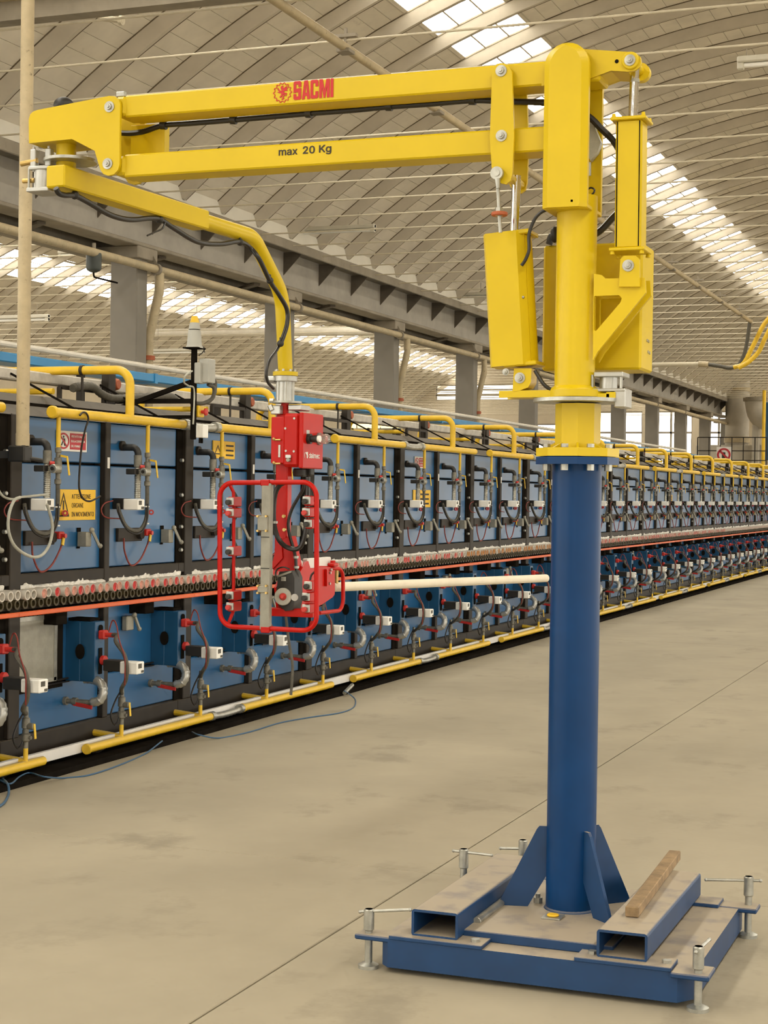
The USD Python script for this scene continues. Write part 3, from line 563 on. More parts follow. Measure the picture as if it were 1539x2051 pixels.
def lower_burner(dx):
    D = np.array([dx, 0, 0]); xl = 9.896+dx
    yf = atX(357, 1270, 9.896)[1]; xr = xl+.115
    hy, hz = atX(331, 1278, 9.896)[1:]
    m = M(); m.box((xl, yf, .475), (xr, KF+.01, .842), .004); bx = obj('burner_box', m, 'kiln_blue_deep', km)
    ym = atX(330, 1270, 9.896)[1]
    m = M(); m.box((xl-.008, ym, .478), (xl, KF, .838), .002); obj('box_side_plate', m, 'kiln_blue_deep', bx)
    a = np.arange(20)*2*np.pi/20; m = M(); m.prism([(xl-.010, hy+.031*math.cos(t), hz+.046*math.sin(t)) for t in a], (-.006, 0, 0)); obj('air_hole', m, 'kiln_dark', bx)
    m = M(); m.box((xl+.02, yf+.05, .842), (xr+.02, KF, .86)); obj('box_cap', m, 'kiln_dark', bx)
    xc = xl+.058
    m = M(); m.box((xc-.03, yf-.045, .735), (xc+.03, yf, .79), .008); m.cyl((xc, yf-.03, .762), (xc, yf-.10, .762), .015, n=10); obj('igniter_plug', m, 'plug_red', bx)
    m = M(); m.cyl((xc, yf, .80), (xc, yf-.008, .80), .022, n=14); m.box((xc-.018, yf-.008, .52), (xc+.018, yf, .68), .008); obj('dark_slot', m, 'kiln_dark', bx)
    m = M(); m.cyl((xc, yf-.01, .605), (xc, yf-.045, .605), .03, n=14, b=.006); obj('red_knob', m, 'plug_red', bx)
    y1, y2, y3 = yf-.045, yf-.165, yf-.285
    m = M(); m.box((xc-.04, y2, .545), (xc+.04, y1, .612), .004); obj('actuator_motor', m, 'black_rubber', bx)
    m = M(); m.box((xc-.045, y3, .535), (xc+.045, y2, .608), .005); ab = obj('actuator_box', m, 'white_plastic', bx)
    m = M(); m.box((xc-.03, y3-.001, .57), (xc+.012, y3, .598)); m.box((xc+.005, y3-.002, .542), (xc+.035, y3, .556)); obj('printed_label', m, 'hose_grey', bx)
    xr_, yr = 9.10+dx+1.071, 5.215
    yh = yf-.20
    hp = [(xc, yf-.08, .762), (xc-.02, yf-.13, .765), (xc-.06, y2+.02, .73), (xc-.075, y2-.045, .66), (xc-.072, y2-.065, .585), (xc-.055, y2-.05, .50), (xc-.02, y2+.0, .44), (xr_, yr, .38)]
    m = M(); m.tube(spline(hp, 7), .0125, 9); obj('gas_hose', m, 'hose_grey', bx)
    m = M(); m.tube(spline([(xc, yf-.06, .78), (xc, yf-.085, .85), (xc-.03, yf-.13, .83), (xc-.07, y2-.01, .74), (xc-.09, y2-.06, .64), (xc-.085, y2-.06, .54), (xc-.06, y2-.045, .47)], 7), .0045, 6); obj('igniter_cable', m, 'wire_red', bx)
    m = M(); m.lathe((xr_, yr, .42), (0, 0, -1), [(0, .011), (.03, .014), (.06, .014), (.065, .022), (.09, .024), (.12, .024), (.125, .017), (.15, .017), (.155, .026), (.19, .024), (.20, .014), (.235, .014)], 12); obj('gas_valve', m, 'valve_grey', bx)
    m = M(); m.cyl((xr_, yr, .31), (xr_+.0, yr-.055, .31), .019, n=12, b=.004); m.cyl((xr_, yr, .245), (xr_, yr-.035, .245), .011, n=10); obj('valve_side_cap', m, 'valve_grey', bx)
    m = M(); m.tube([(xr_, yr, .19), (xr_, yr, .095)], .0135, 10); obj('gas_riser', m, 'gas_yellow', bx)
    m = M(); m.bar((xr_, yr-.055, .325), (xr_+.005, yr-.06, .24), .018, .006, (0, 1, 0), .002); obj('valve_lever', m, 'gas_yellow', bx)
    m = M(); m.tube([(xr_, yr, .105), (xr_, KF+.05, .13)], .022, 10); obj('branch_pipe', m, 'gas_yellow', bx)
    m = M(); m.tube(spline([(xr_-.01, yr, .40), (xr_-.05, yr+.02, .33), (xr_-.08, yr+.03, .25), (xr_-.05, yr+.02, .19), (xr_-.015, yr+.01, .22), (xr_-.01, yr+.01, .29)], 7), .006, 7); obj('wire_loop', m, 'black_cable', bx)
    z0 = .352
    sx = xl-.015
    m = M(); m.tube([(sx, KF, z0), (sx, yf+.00, z0)], .016, 10); m.cyl((sx, KF, z0), (sx, KF-.02, z0), .026, n=12); m.cyl((sx, KF-.06, z0), (sx, KF-.09, z0), .024, n=12); obj('air_valve', m, 'valve_grey', bx)
    m = M(); m.bar((sx-.012, KF-.07, z0-.012), (sx-.018, yf-.005, z0-.028), .008, .024, b=.002); obj('red_lever', m, 'plug_red', bx)
    arc_ = spline([(sx, yf+.01, z0), (sx+.005, yf-.045, z0+.018), (sx+.015, yf-.062, z0+.075), (sx+.03, yf-.03, z0+.12), (sx+.05, yf+.04, z0+.135), (sx+.05, yf+.09, z0+.135)], 5)
    m = M(); m.tube(arc_, .027, 12, 1); obj('air_elbow', m, 'aluminium', bx)
    m = M(); m.tube([(xl-.42, KF-.02, .492), (xl+.0, KF-.02, .492)], .006, 6); m.tube([(xl-.42, KF-.02, .472), (xl+.0, KF-.02, .472)], .005, 6); obj('cable_run', m, 'black_cable', bx)
for b in (0, 1): upper_burner(-BAY+b*BAY); lower_burner(-BAY+b*BAY)
for b in (0,):   # a sight hatch beside the lower burner
    a = atY(246, 1247, KF)+np.array([b*BAY, 0, 0]); m = M(); m.box((a[0]-.03, KF-.05, a[2]-.05), (a[0]+.06, KF-.008, a[2]+.045), .006); m.bar((a[0]+.05, KF-.06, a[2]+.04), (a[0]+.09, KF-.07, a[2]-.04), .018, .014); m.ball((a[0]+.095, KF-.07, a[2]-.045), .016, 1); m.ball((a[0]+.045, KF-.06, a[2]+.05), .018, 1); obj('sight_hatch', m, 'grey_steel', km)
# lower gas pipe with its flexible joint
p0 = atY(174, 1502, 5.215)
m = M(); m.tube([(p0[0], 5.215, .088), (p0[0]+1.66, 5.215, .088)], .027, 14); lpipe = obj('lower_gas_pipe', m, 'gas_yellow', km)
m = M(); m.cyl((p0[0]-.01, 5.215, .088), (p0[0]+.012, 5.215, .088), .033, n=14, b=.004); obj('end_cap', m, 'gas_yellow', lpipe)
for q_ in (.2, 1.3): m = M(); m.bar((p0[0]+q_, 5.215, .07), (p0[0]+q_, 5.30, .02), .04, .02); obj('pipe_foot', m, 'kiln_frame', lpipe)

tag(stage.GetPrimAtPath(km), 'blue panelled kiln module behind the cream pole, with the yellow ATTENZIONE sign')
dup(km, (XK-MODULE, KF, 0), 'dark edge of a kiln module cut off by the left edge of the photo')
ONES = ' first second third fourth fifth sixth seventh eighth ninth tenth eleventh twelfth thirteenth fourteenth fifteenth sixteenth seventeenth eighteenth nineteenth'.split(' ')
def nth(n): return ONES[n] if n < 20 else {2: 'twent', 3: 'thirt', 4: 'fort'}[n//10]+('ieth' if n % 10 == 0 else 'y-'+ONES[n % 10])
WHERE = {1: 'blue panelled kiln module with the beacon post at its left end', 2: 'blue panelled kiln module just right of the red control box',
         3: 'blue panelled kiln module carrying the small white and red sign right of the red tool', 4: 'blue panelled kiln module second to the left of the blue column',
         5: 'blue panelled kiln module whose right end goes behind the blue column', 6: 'blue panelled kiln module almost wholly hidden behind the blue column'}
for k in range(1, 16):
    lab = WHERE.get(k) or ('kiln module just beyond the right edge of the photo' if k == 15 else 'blue panelled kiln module, %s right of the blue column counting towards the far end' % nth(k-6))
    dup(km, (XK+k*MODULE, KF, 0), lab)

# flexible joints link the gas pipes of every pair of modules
fj = thing('flexible_joint', 'braided metal hose joining the upper yellow gas pipes behind the beacon post', 'hose', (m_end, YM, zm), 'flexible joints of the gas pipes')
x = m_end
m = M(); m.tube(spline([(x+.10, YM, zm), (x+.25, YM, zm-.012), (x+.42, YM, zm-.012), (x+.62, YM, zm)], 6), .028, 12, 1); obj('braided_hose', m, 'galvanised', fj)
for q in (.10, .56): m = M(); m.ring((x+q, YM, zm), (x+q+.06, YM, zm), .038, .02, 14); obj('joint_union', m, 'zinc', fj)
lx = p0[0]
fl2 = thing('lower_flexible_joint', 'braided hose joining lower gas pipes, below the red tool cage', 'hose', (lx, 5.215, .088), 'flexible joints of the gas pipes')
m = M(); m.tube(spline([(lx+1.62, 5.215, .088), (lx+1.8, 5.217, .078), (lx+1.98, 5.217, .078), (lx+MODULE-.015, 5.215, .088)], 7), .022, 12, 1); obj('braided_hose', m, 'galvanised', fl2)
for q_ in (1.63, MODULE-.06): m = M(); m.ring((lx+q_, 5.215, .088), (lx+q_+.045, 5.215, .088), .033, .015, 12); obj('joint_union', m, 'zinc', fl2)
for k in (2, 4, 6, 8, 10, 12):
    w_ = {2: 'right of the red control box', 4: 'just left of the blue column', 6: 'behind the blue column'}.get(k, '%s right of the blue column' % nth(k//2-3))
    dup(fj, (m_end+k*MODULE, YM, zm), 'braided hose joining upper gas pipes, %s' % w_)
    dup(fl2, (lx+k*MODULE, 5.215, .088), 'braided hose joining lower gas pipes, %s' % w_)

# ceramic rollers: their open ends stick out of the kiln; each one can be pulled out
def roller(name, label, mat, group):
    t = thing(name, label, 'roller', (E0+.5*RP, KF, 1.038), group); x, z = E0+.5*RP, 1.038
    m = M(); m.ring((x, KF+.02, z), (x, KF-.125, z), .0295, .0225, 14); obj('roller_tube', m, 'roller_white', t)
    m = M(); m.cyl((x, KF+.02, z), (x, KF-.120 if mat != 'roller_white' else KF-.05, z), .0227, n=12); m.ring((x, KF-.123, z), (x, KF-.1262, z), .0275, .0226, 14) if mat != 'roller_white' else 0; obj('roller_core', m, mat, t)
    return t
G = {'w': ('roller_white', 'white ceramic roller end without stain in the roller row', 'clean white roller ends'),
     'p': ('stain_pink', 'white ceramic roller end stained pink inside, in the roller row', 'pink stained roller ends'),
     'r': ('stain_red', 'white ceramic roller end stained deep red inside, in the roller row', 'deep red stained roller ends'),
     'o': ('stain_rust', 'rust-brown stained ceramic roller end in the roller row between red tool and blue column', 'rust stained roller ends')}
TINT = {'w': 'clean white ceramic', 'p': 'pink-stained ceramic', 'r': 'deep red stained ceramic', 'o': 'rust-brown stained ceramic'}
made = {}; rr = random.Random(11); cnt = 0; far_a, far_b = M(), M()
near = 'wwwpwrpprprpprprrpprprprpprpr'
for i in range(-4, 26*16):
    x = E0+(i+.5)*RP
    if i < 0: key = 'w'
    elif i < len(near): key = near[i]
    elif 16.3 < x < 21.0: key = 'o' if rr.random() < .93 else 'w'
    else: key = rr.choice('pprrrw' if x < 16.3 else 'prrr')
    dz = rr.uniform(-.002, .002); dy = rr.uniform(-.012, .012)
    if cnt < 300:
        cnt += 1
        x_now = 'left of the red tool' if x < 11.6 else 'just right of the red tool' if x < 16.3 else 'in the rusty stretch left of the blue column' if x < 21 else 'right of the blue column'
        ord_ = i+4-3 if i >= 0 else 0
        if 0 <= i < 40: lab, grp = '%s roller end, %s from the left edge of the photo' % (TINT[key], nth(i+1)), 'roller ends at the left of the row'
        else: lab, grp = '%s roller end %s' % (TINT[key], x_now if i >= 0 else 'cut off at the left edge'), '%s roller ends %s' % (TINT[key], x_now if i >= 0 else 'at the left edge')
        loc = (x, KF+dy, 1.038+dz)
        if key not in made:
            made[key] = roller('ceramic_roller', lab, G[key][0], grp); pr_ = stage.GetPrimAtPath(made[key]); UsdGeom.Xformable(pr_).GetOrderedXformOps()[0].Set(Gf.Vec3d(*loc))
        else: dup(made[key], loc, lab, grp)
    else:
        far_a.ring((x, KF+.02, 1.038), (x, KF-.125, 1.038), .0295, .0225, 10); far_b.cyl((x, KF+.02, 1.038), (x, KF-.115, 1.038), .0227, n=8)
t = thing('far_roller_row', 'far end of the roller row where the roller ends merge into a red line', 'rollers', (34, KF, 1.038), kind='stuff')
obj('roller_tubes', far_a, 'roller_white', t, kind='stuff'); obj('roller_cores', far_b, 'stain_red', t, kind='stuff')

# ================================================================== the yellow balanced arm on its blue column
XC, YC, XA = 5.885, 1.502, 5.87
mp = thing('manipulator', 'yellow lifting arm on a blue column and heavy blue base, carrying a red tool', 'manipulator', (XC, YC, 0))
def ob(name, m, mat, parent=mp, **k): return obj(name, m, mat, parent, **k)
# ---- base
bx0, bx1, by0, by1, zt = 5.34, 6.36, .955, 2.035, .118
m = M(); m.prism([(bx0, by0+.05, .02), (bx0, by1-.03, .02), (bx0+.03, by1, .02), (bx1-.03, by1, .02), (bx1, by1-.03, .02), (bx1, by0, .02), (bx0+.07, by0, .02), (bx0, by0+.05, .02)], (0, 0, zt-.02)); base = ob('base_slab', m, 'blue_base')
m = M(); m.box((bx0+.10, 1.24, zt), (bx1-.10, 1.78, zt+.034), .003); ob('base_plate', m, 'blue_base', base)
def pocket(y0, y1, xa, xb):
    z0, z1, t = zt+.012, zt+.105, .009
    g = sbox(y0, z0, y1, z1).buffer(-.012).buffer(.012).difference(sbox(y0+t, z0+t, y1-t, z1-t)); m = M(); m.poly(g, (xa, 0, 0), (0, 1, 0), (0, 0, 1), (xb-xa, 0, 0)); return ob('fork_pocket', m, 'blue_base', base, smooth=40)
ply = (atX(825, 1816, bx0+.03)[1], atX(918, 1826, bx0+.03)[1]); pry = (atX(1196, 1858, bx0+.03)[1], atX(1298, 1866, bx0+.03)[1])
pocket(ply[1], ply[0], bx0+.03, 6.34); pocket(pry[1], pry[0], bx0+.03, 6.34)
for y0, y1 in ((atX(780, 1870, bx0)[1], atX(966, 1898, bx0)[1]), (atX(1151, 1915, bx0)[1], atX(1345, 1935, bx0)[1])):
    for x in (bx0-.006, bx1-.12): m = M(); m.box((x, y1, zt), (x+.12, y0, zt+.014), .002); ob('pocket_plate', m, 'blue_base', base)
for x, y in ((bx0+.04, ply[1]-.06), (bx0+.05, pry[1]-.06), (bx0+.06, 1.30)): m = M(); m.cyl((x, y, zt+.012), (x, y, zt+.024), .016, n=6); ob('base_bolt', m, 'zinc', base)
def jack(x, y, lug, h, d0, d1, zb=0.0):
    p = part(mp, 'levelling_jack')
    m = M(); m.box((min(x, lug[0])-.035, min(y, lug[1])-.04, zt-.014), (max(x, lug[0])+.035, max(y, lug[1])+.04, zt+.004), .004); ob('jack_lug', m, 'blue_base', p)
    m = M(); m.cyl((x, y, .012), (x, y, h), .0135, n=14); m.cyl((x, y, h-.075), (x, y, h), .0185, n=14, b=.004); ob('jack_screw', m, 'zinc', p)
    m = M(); m.lathe((x, y, 0), (0, 0, 1), [(0, .036), (.012, .036), (.02, .018)], 18); ob('jack_foot', m, 'zinc', p)
    m = M(); m.tube([d0, d1], .0055, 8); m.ball(d0, .007, 1); m.ball(d1, .007, 1); ob('jack_handle', m, 'zinc', p)
def jack_at(px, pyf, pyt, lug, hl, hr):
    c = atZ(px, pyf, 0); h = atX(px, pyt, c[0])[2]; a, b = atX(hl[0], hl[1], c[0]), atX(hr[0], hr[1], c[0]); jack(c[0], c[1], lug, h, a, b)
jack_at(738, 1938, 1820, (bx0+.06, by1-.02), (722, 1826), (822, 1822))
c = atZ(1398, 2024, 0); h = atX(1400, 1895, c[0])[2]; jack(c[0], c[1], (bx0+.07, by0+.03), h, (c[0]-.03, c[1]+.004, h-.012), (c[0]+.14, c[1]-.01, h-.012))
c = np.array([6.33, .965, 0]); h = atX(1500, 1755, 6.33)[2]; c[1] = atX(1500, 1790, 6.33)[1]; jack(c[0], c[1], (bx1-.06, by0+.05), h, atX(1415, 1762, 6.33), atX(1524, 1764, 6.33))
c = atX(929, 1740, 6.05); jack(6.05, c[1], (6.05, by1-.05), atX(929, 1700, 6.05)[2], atX(909, 1704, 6.05), atX(985, 1713, 6.05))
c = atX(1048, 1700, 6.42); jack(6.42, c[1], (6.30, by1-.25), atX(1048, 1682, 6.42)[2], atX(1003, 1699, 6.42), atX(1060, 1700, 6.42))
c = atZ(1108, 1838, zt+.034); lv = part(mp, 'spirit_level')
m = M(); m.box(c-(.035, .035, 0), c+(.035, .035, .006), .002); ob('level_plate', m, 'zinc', lv)
m = M(); m.cyl(c+(0, 0, .006), c+(0, 0, .013), .022, n=18, b=.003); ob('level_vial', m, 'sign_yellow', lv)
c = atZ(1078, 1808, zt+.034); m = M(); m.cyl(c, c+(0, 0, .02), .017, n=6); m.cyl(c+(0, 0, .02), c+(0, 0, .034), .009, n=10); ob('anchor_nut', m, 'zinc')
# ---- blue column with gussets and flange
zf0, zf1 = 1.765, 1.792
m = M(); m.cyl((XC, YC, zt+.03), (XC, YC, zf0), .0898, n=40); col = ob('column', m, 'blue_paint')
m = M(); m.lathe((XC, YC, zt+.033), (0, 0, 1), [(0, .097), (.004, .095), (.012, .087)], 32); ob('weld_bead', m, 'blue_base', col)
def octo(r, z0, z1, rot=0.0, k=1.0):
    # corner towards the camera
    a0 = math.atan2(-YC, -XC)+rot; return [(XC+r*math.cos(a0+i*math.pi/4), YC+r*math.sin(a0+i*math.pi/4)*k, z0) for i in range(8)]
m = M(); m.prism(octo(.150, zf0, 0), (0, 0, zf1-zf0)); ob('column_flange', m, 'blue_paint', col, smooth=20)
for i in range(8):
    a = math.atan2(-YC, -XC)+(i+.5)*math.pi/4; x, y = XC+.120*math.cos(a), YC+.120*math.sin(a)
    m = M(); m.cyl((x, y, zf0-.022), (x, y, zf0), .014, n=6); ob('flange_bolt', m, 'zinc', col); m = M(); m.cyl((x, y, 1.825), (x, y, 1.838), .014, n=6); ob('flange_nut', m, 'zinc', col)
def gusset(ang, zt_):
    u = np.array([math.cos(ang), math.sin(ang), 0]); w = np.array([-u[1], u[0], 0])*.006; o = np.array([XC, YC, zt+.033])
    m = M(); m.prism([o+u*.086-w+(0, 0, .12), o+u*.155-w, o+u*.262-w, o+u*.255-w+(0, 0, .02), o+u*.125-w+(0, 0, zt_), o+u*.115-w+(0, 0, zt_+.012), o+u*.086-w+(0, 0, zt_+.012)], w*2); ob('column_gusset', m, 'blue_base', col)
for g_ in (103, 228, 318, 30): gusset(math.radians(g_), .285)
# ---- yellow swivel post
m = M(); m.prism(octo(.150, zf1+.002, 0), (0, 0, .030)); sw = ob('swivel_flange', m, 'yellow_paint', smooth=20)
m = M(); m.prism(octo(.082, 1.82, 0), (0, 0, .165)); ob('swivel_post', m, 'yellow_paint', sw, smooth=20)
for i in range(8):
    a = math.atan2(-YC, -XC)+i*math.pi/4; u = np.array([math.cos(a), math.sin(a), 0]); o = np.array([XC, YC, 1.824]); w = np.array([-u[1], u[0], 0])*.004
    m = M(); m.prism([o+u*.07-w, o+u*.125-w, o+u*.07-w+(0, 0, .025)], 2*w); ob('swivel_rib', m, 'yellow_paint', sw)
m = M(); m.cyl((XC, YC, 1.990), (XC, YC, 2.003), .163, n=44); bd = ob('brake_disc', m, 'zinc')
# brake caliper on the right of the disc
def P(px, py, X=XC): return atX(px, py, X)
a, b = P(1196, 752), P(1254, 776)
m = M(); m.box((XC-.05, b[1], P(1220, 750)[2]-.012), (XC+.06, a[1], P(1220, 750)[2]+.006), .003); m.box((XC-.06, b[1]-.01, P(1220, 786)[2]), (XC+.06, a[1], P(1220, 780)[2]), .003); m.box((XC-.055, b[1]-.012, P(1220, 818)[2]), (XC+.05, b[1]+.03, P(1220, 782)[2]), .004); bk = ob('brake_caliper', m, 'aluminium')
m = M(); c = (a+b)/2; m.cyl((XC, c[1]+.01, P(1220, 781)[2]), (XC, c[1]+.01, P(1220, 752)[2]), .032, n=22); ob('brake_cylinder', m, 'aluminium', bk)
for dy in (-.045, .06): m = M(); m.cyl((XC-.04, c[1]+dy, P(1220, 781)[2]), (XC-.04, c[1]+dy, P(1220, 752)[2]), .005, n=8); ob('tie_bolt', m, 'zinc', bk)
# turning plate carrying the left cylinder
zp0, zp1 = P(1100, 797)[2], P(1100, 783)[2]
yl, yr = P(1022, 790)[1], P(1200, 790)[1]
g = union_all([Point(XC, YC).buffer(.105), Polygon([(XC-.055, YC), (XC-.04, yl+.03), (XC-.02, yl), (XC+.05, yl), (XC+.07, yl+.03), (XC+.08, YC)])])
m = M(); m.poly(g, (0, 0, zp0), (1, 0, 0), (0, 1, 0), (0, 0, zp1-zp0)); tp = ob('turning_plate', m, 'yellow_paint')
m = M(); m.box((XC-.06, yr-.055, zp0-.012), (XC-.02, yr+.02, zp0+.012), .003); m.box((XC-.06, yr-.075, zp0-.012), (XC+.0, yr-.04, zp0+.016), .002); ob('plate_stop', m, 'yellow_paint', tp)
m = M(); m.lathe((XC-.012, YC+.012, zp1), (0, 0, 1), [(0, .088), (.006, .086), (.016, .073), (.70, .073)], 40); ob('upper_column', m, 'yellow_paint')
# ---- forked head: two folded cheeks with rounded tops joined by a foot plate
hz0 = P(1130, 415, 5.745)[2]; hz1 = P(1130, 84, 5.745)[2]; ya, yb = P(1087, 300, 5.745)[1], P(1176, 300, 5.745)[1]
def cheek(x, s):
    yc, w = (ya+yb)/2, (ya-yb)/2; z1 = hz1
    out = union_all([sbox(yb, hz0, ya, z1-w), Point(yc, z1-w).buffer(w, 24)]).buffer(0)
    m = M(); ch = .018; layers = [(0, 0), (ch, 0), (ch+.006, 0)] ; inn = out.buffer(-.013)
    # folded plate: inner face full outline, outer face inset, joined by bevels
    n = 72; def_pts = lambda g: np.array([g.exterior.interpolate(t, normalized=True).coords[0] for t in np.linspace(0, 1, n, endpoint=False)])
    A, B = def_pts(out), []
    for q in A:
        dz = q - np.array([yc, np.clip(q[1], hz0+w, z1-w)]); r = np.linalg.norm(dz)+1e-9; B.append(q - np.array([np.sign(dz[0])*min(.022, abs(dz[0])), np.sign(dz[1])*min(.010, abs(dz[1])) if q[1] > z1-w else 0]))
    B = np.array(B); V = [(x+s*.022, q[0], q[1]) for q in A]+[(x, q[0], q[1]) for q in A]+[(x-s*.020, q[0], q[1]) for q in B]; F = []
    for L in range(2):
        for i in range(n): k = (i+1) % n; F += [[L*n+i, L*n+k, L*n+n+k], [L*n+i, L*n+n+k, L*n+n+i]]
    m.add(V, F)
    for pts, xx in ((A, x+s*.022), (B, x-s*.020)):
        v2, f2 = trimesh.creation.triangulate_polygon(Polygon(pts), engine='earcut'); m.add([(xx, q[0], q[1]) for q in v2], f2)
    return ob('head_cheek', m, 'yellow_paint', smooth=25)
hx0, hx1 = 5.757, 5.985
cheek(hx0, 1); cheek(hx1, -1)
m = M(); m.box((hx0, yb, hz0-.002), (hx1, ya, hz0+.014), .003); hf = ob('head_foot_plate', m, 'yellow_paint')
m = M(); m.bar((hx0-.014, yb+.05, hz0+.02), (hx0-.02, yb+.05, hz0+.02), .008, .008); ob('plate_screw', m, 'zinc', hf)
# pale plastic pouch and small cable inside the head
c = P(1190, 287, 5.93); m = M(); m.prism([P(x, y, 5.93) for x, y in ((1180, 240), (1190, 243), (1193, 258), (1204, 285), (1197, 305), (1183, 322), (1178, 310))], (.03, 0, 0)); pc = ob('pale_filter_cup', m, 'hose_pale')
m = M(); m.ball(P(1194, 250, 5.93), .010, 1); m.cyl(P(1182, 325, 5.94), P(1182, 352, 5.94), .005, n=8); ob('cup_fitting', m, 'zinc', pc)
m = M(); m.tube(spline([P(x, y, 5.93) for x, y in ((1176, 395), (1188, 388), (1191, 380), (1184, 376), (1177, 380))], 6), .0035, 7); ob('thin_wire', m, 'black_cable')
# ---- parallel arm links
LX0, LX1 = 5.805, 5.935
zu0, zu1 = 3.130, 3.216
yL = 3.37
uz = lambda y: 0.0
m = M(); m.box((LX0, 1.42, zu0), (LX1, yL-.02, zu1), .006); ul = ob('upper_link', m, 'yellow_paint')
m = M(); m.box((LX0, 1.58, 2.893), (LX1, yL-.02, 2.982), .006); ll = ob('lower_link', m, 'yellow_paint')
m = M(); m.box((LX0-.010, yL-.03, zu0+.004), (LX1+.01, yL+.02, zu1-.004), .02); m.box((LX0-.010, yL-.03, 2.90), (LX1+.01, yL+.02, 2.976), .02); ob('link_bush', m, 'yellow_paint', ul)
# lettering on the upper link, seen along +x (reads towards -y)
def face_text(m, txt, h, px, py, bold=False, sx=1.0): o = P(px, py, LX0-.0008); m.text(txt, h, o, (0, -1, 0), (0, 0, 1), (-.0008, 0, 0), bold, sx)
m = M()
def blk(polys, o, s): m.poly(affinity.scale(union_all(polys), s, s, origin=(0, 0)), o, (0, -1, 0), (0, 0, 1), (-.001, 0, 0))
def rb(x0, y0, x1, y1, r=.12): return sbox(x0, y0, x1, y1).buffer(-r).buffer(r, 6)
S_ = [rb(0, 0, .58, 1).difference(sbox(.20, .60, .36, .82)).difference(sbox(.20, .18, .36, .40)).difference(sbox(.36, .62, .60, .68)).difference(sbox(-.02, .32, .20, .38)).difference(sbox(.20, .40, .24, .44))]
A_ = [Polygon([(.0, 0), (.16, 1), (.44, 1), (.60, 0), (.40, 0), (.375, .18), (.225, .18), (.20, 0)]).difference(Polygon([(.245, .34), (.355, .34), (.30, .80)]))]
C_ = [rb(0, 0, .58, 1).difference(sbox(.20, .18, .37, .82)).difference(sbox(.37, .38, .60, .64))]
M_ = [Polygon([(0, 0), (0, 1), (.26, 1), (.39, .42), (.52, 1), (.78, 1), (.78, 0), (.58, 0), (.58, .60), (.45, 0), (.33, 0), (.20, .60), (.20, 0)])]
I_ = [sbox(0, 0, .21, 1)]
a0, a1 = P(588, 198, LX0-.001), P(668, 190, LX0-.001); W = a0[1]-a1[1]; hL = P(628, 160, LX0-.001)[2]-P(628, 197.5, LX0-.001)[2]; sc = hL
adv = [0, .64, 1.27, 1.92, 2.76]; tot = 2.97; kx = W/(tot*sc)
for gl_, ad in zip((S_, A_, C_, M_, I_), adv):
    g = affinity.scale(affinity.translate(union_all(gl_), ad, 0), kx, 1, origin=(0, 0)); blk([g], (a0[0], a0[1], P(628, 197.5, LX0-.001)[2]), sc)
ob('maker_name', m, 'decal_red', ul, label='red block lettering on the upper link')
c = P(566, 185.5, LX0-.001); rg = abs(P(547, 186, LX0-.001)[1]-P(584.5, 185, LX0-.001)[1])/2
n = 14; pts = []
for i in range(n*4):
    t = (i-.5)/(n*4)*2*math.pi; r = rg if (i % 4) in (0, 1) else rg*.86; pts.append((r*math.cos(t), r*math.sin(t)))
g = Polygon(pts).buffer(0); g = g.difference(g.buffer(-rg*.07))
beast = union_all([Polygon(np.array(q)*rg) for q in ([(-.62, .08), (-.3, .10), (.0, .28), (.30, .55), (.50, .62), (.40, .42), (.62, .50), (.48, .28), (.55, .12), (.25, .15), (.02, -.02), (-.3, -.04)], [(-.48, .52), (-.36, .30), (-.18, .18), (.02, .16), (.0, -.06), (-.22, .02), (-.44, .22), (-.58, .40)],
    [(-.14, .30), (-.20, .52), (-.06, .68), (.10, .66), (.06, .50), (.14, .40), (.05, .18)], [(-.05, .10), (.22, .02), (.30, -.28), (.18, -.40), (.10, -.30), (.16, -.20), (-.02, -.26), (-.10, -.44), (-.28, -.48), (-.30, -.38), (-.16, -.26), (-.12, -.08)],
    [(.10, -.30), (.20, -.58), (.02, -.70), (-.12, -.66), (.02, -.54), (-.02, -.36)], [(.28, -.02), (.48, -.08), (.46, -.32), (.36, -.38), (.38, -.18), (.26, -.14)])])
m = M(); m.poly(union_all([g, beast.buffer(0)]), c, (0, -1, 0), (0, 0, 1), (-.001, 0, 0)); ob('gear_emblem', m, 'decal_red', ul, label='red gear ring with a rearing beast')
m = M(); h = P(590, 294, LX0)[2]-P(590, 308, LX0)[2]
for tx_, xa_, xb_, yb__ in (('max', 557, 596, 311.5), ('20', 605, 631, 308), ('Kg', 637.5, 664, 305.5)):
    o = P(xa_, yb__, LX0-.0008); tv = meshkit.text_mesh(tx_, h, 1.0, True).vertices[:, 0]; m.text(tx_, h, o, (0, -1, 0), (0, 0, 1), (-.0008, 0, 0), True, abs(P(xb_, yb__, LX0)[1]-o[1])/tv.max())
ob('load_marking', m, 'decal_black', ll, label='black lettering max 20 Kg')
def bolt(p, x, parent, r=.022, name='pivot_bolt'):
    m = M(); m.lathe((x, p[1], p[2]), (-1, 0, 0), [(0, r), (.004, r), (.0045, r*.62), (.012, r*.55), (.0125, r*.3), (.017, r*.28)], 20); return ob(name, m, 'zinc', parent)
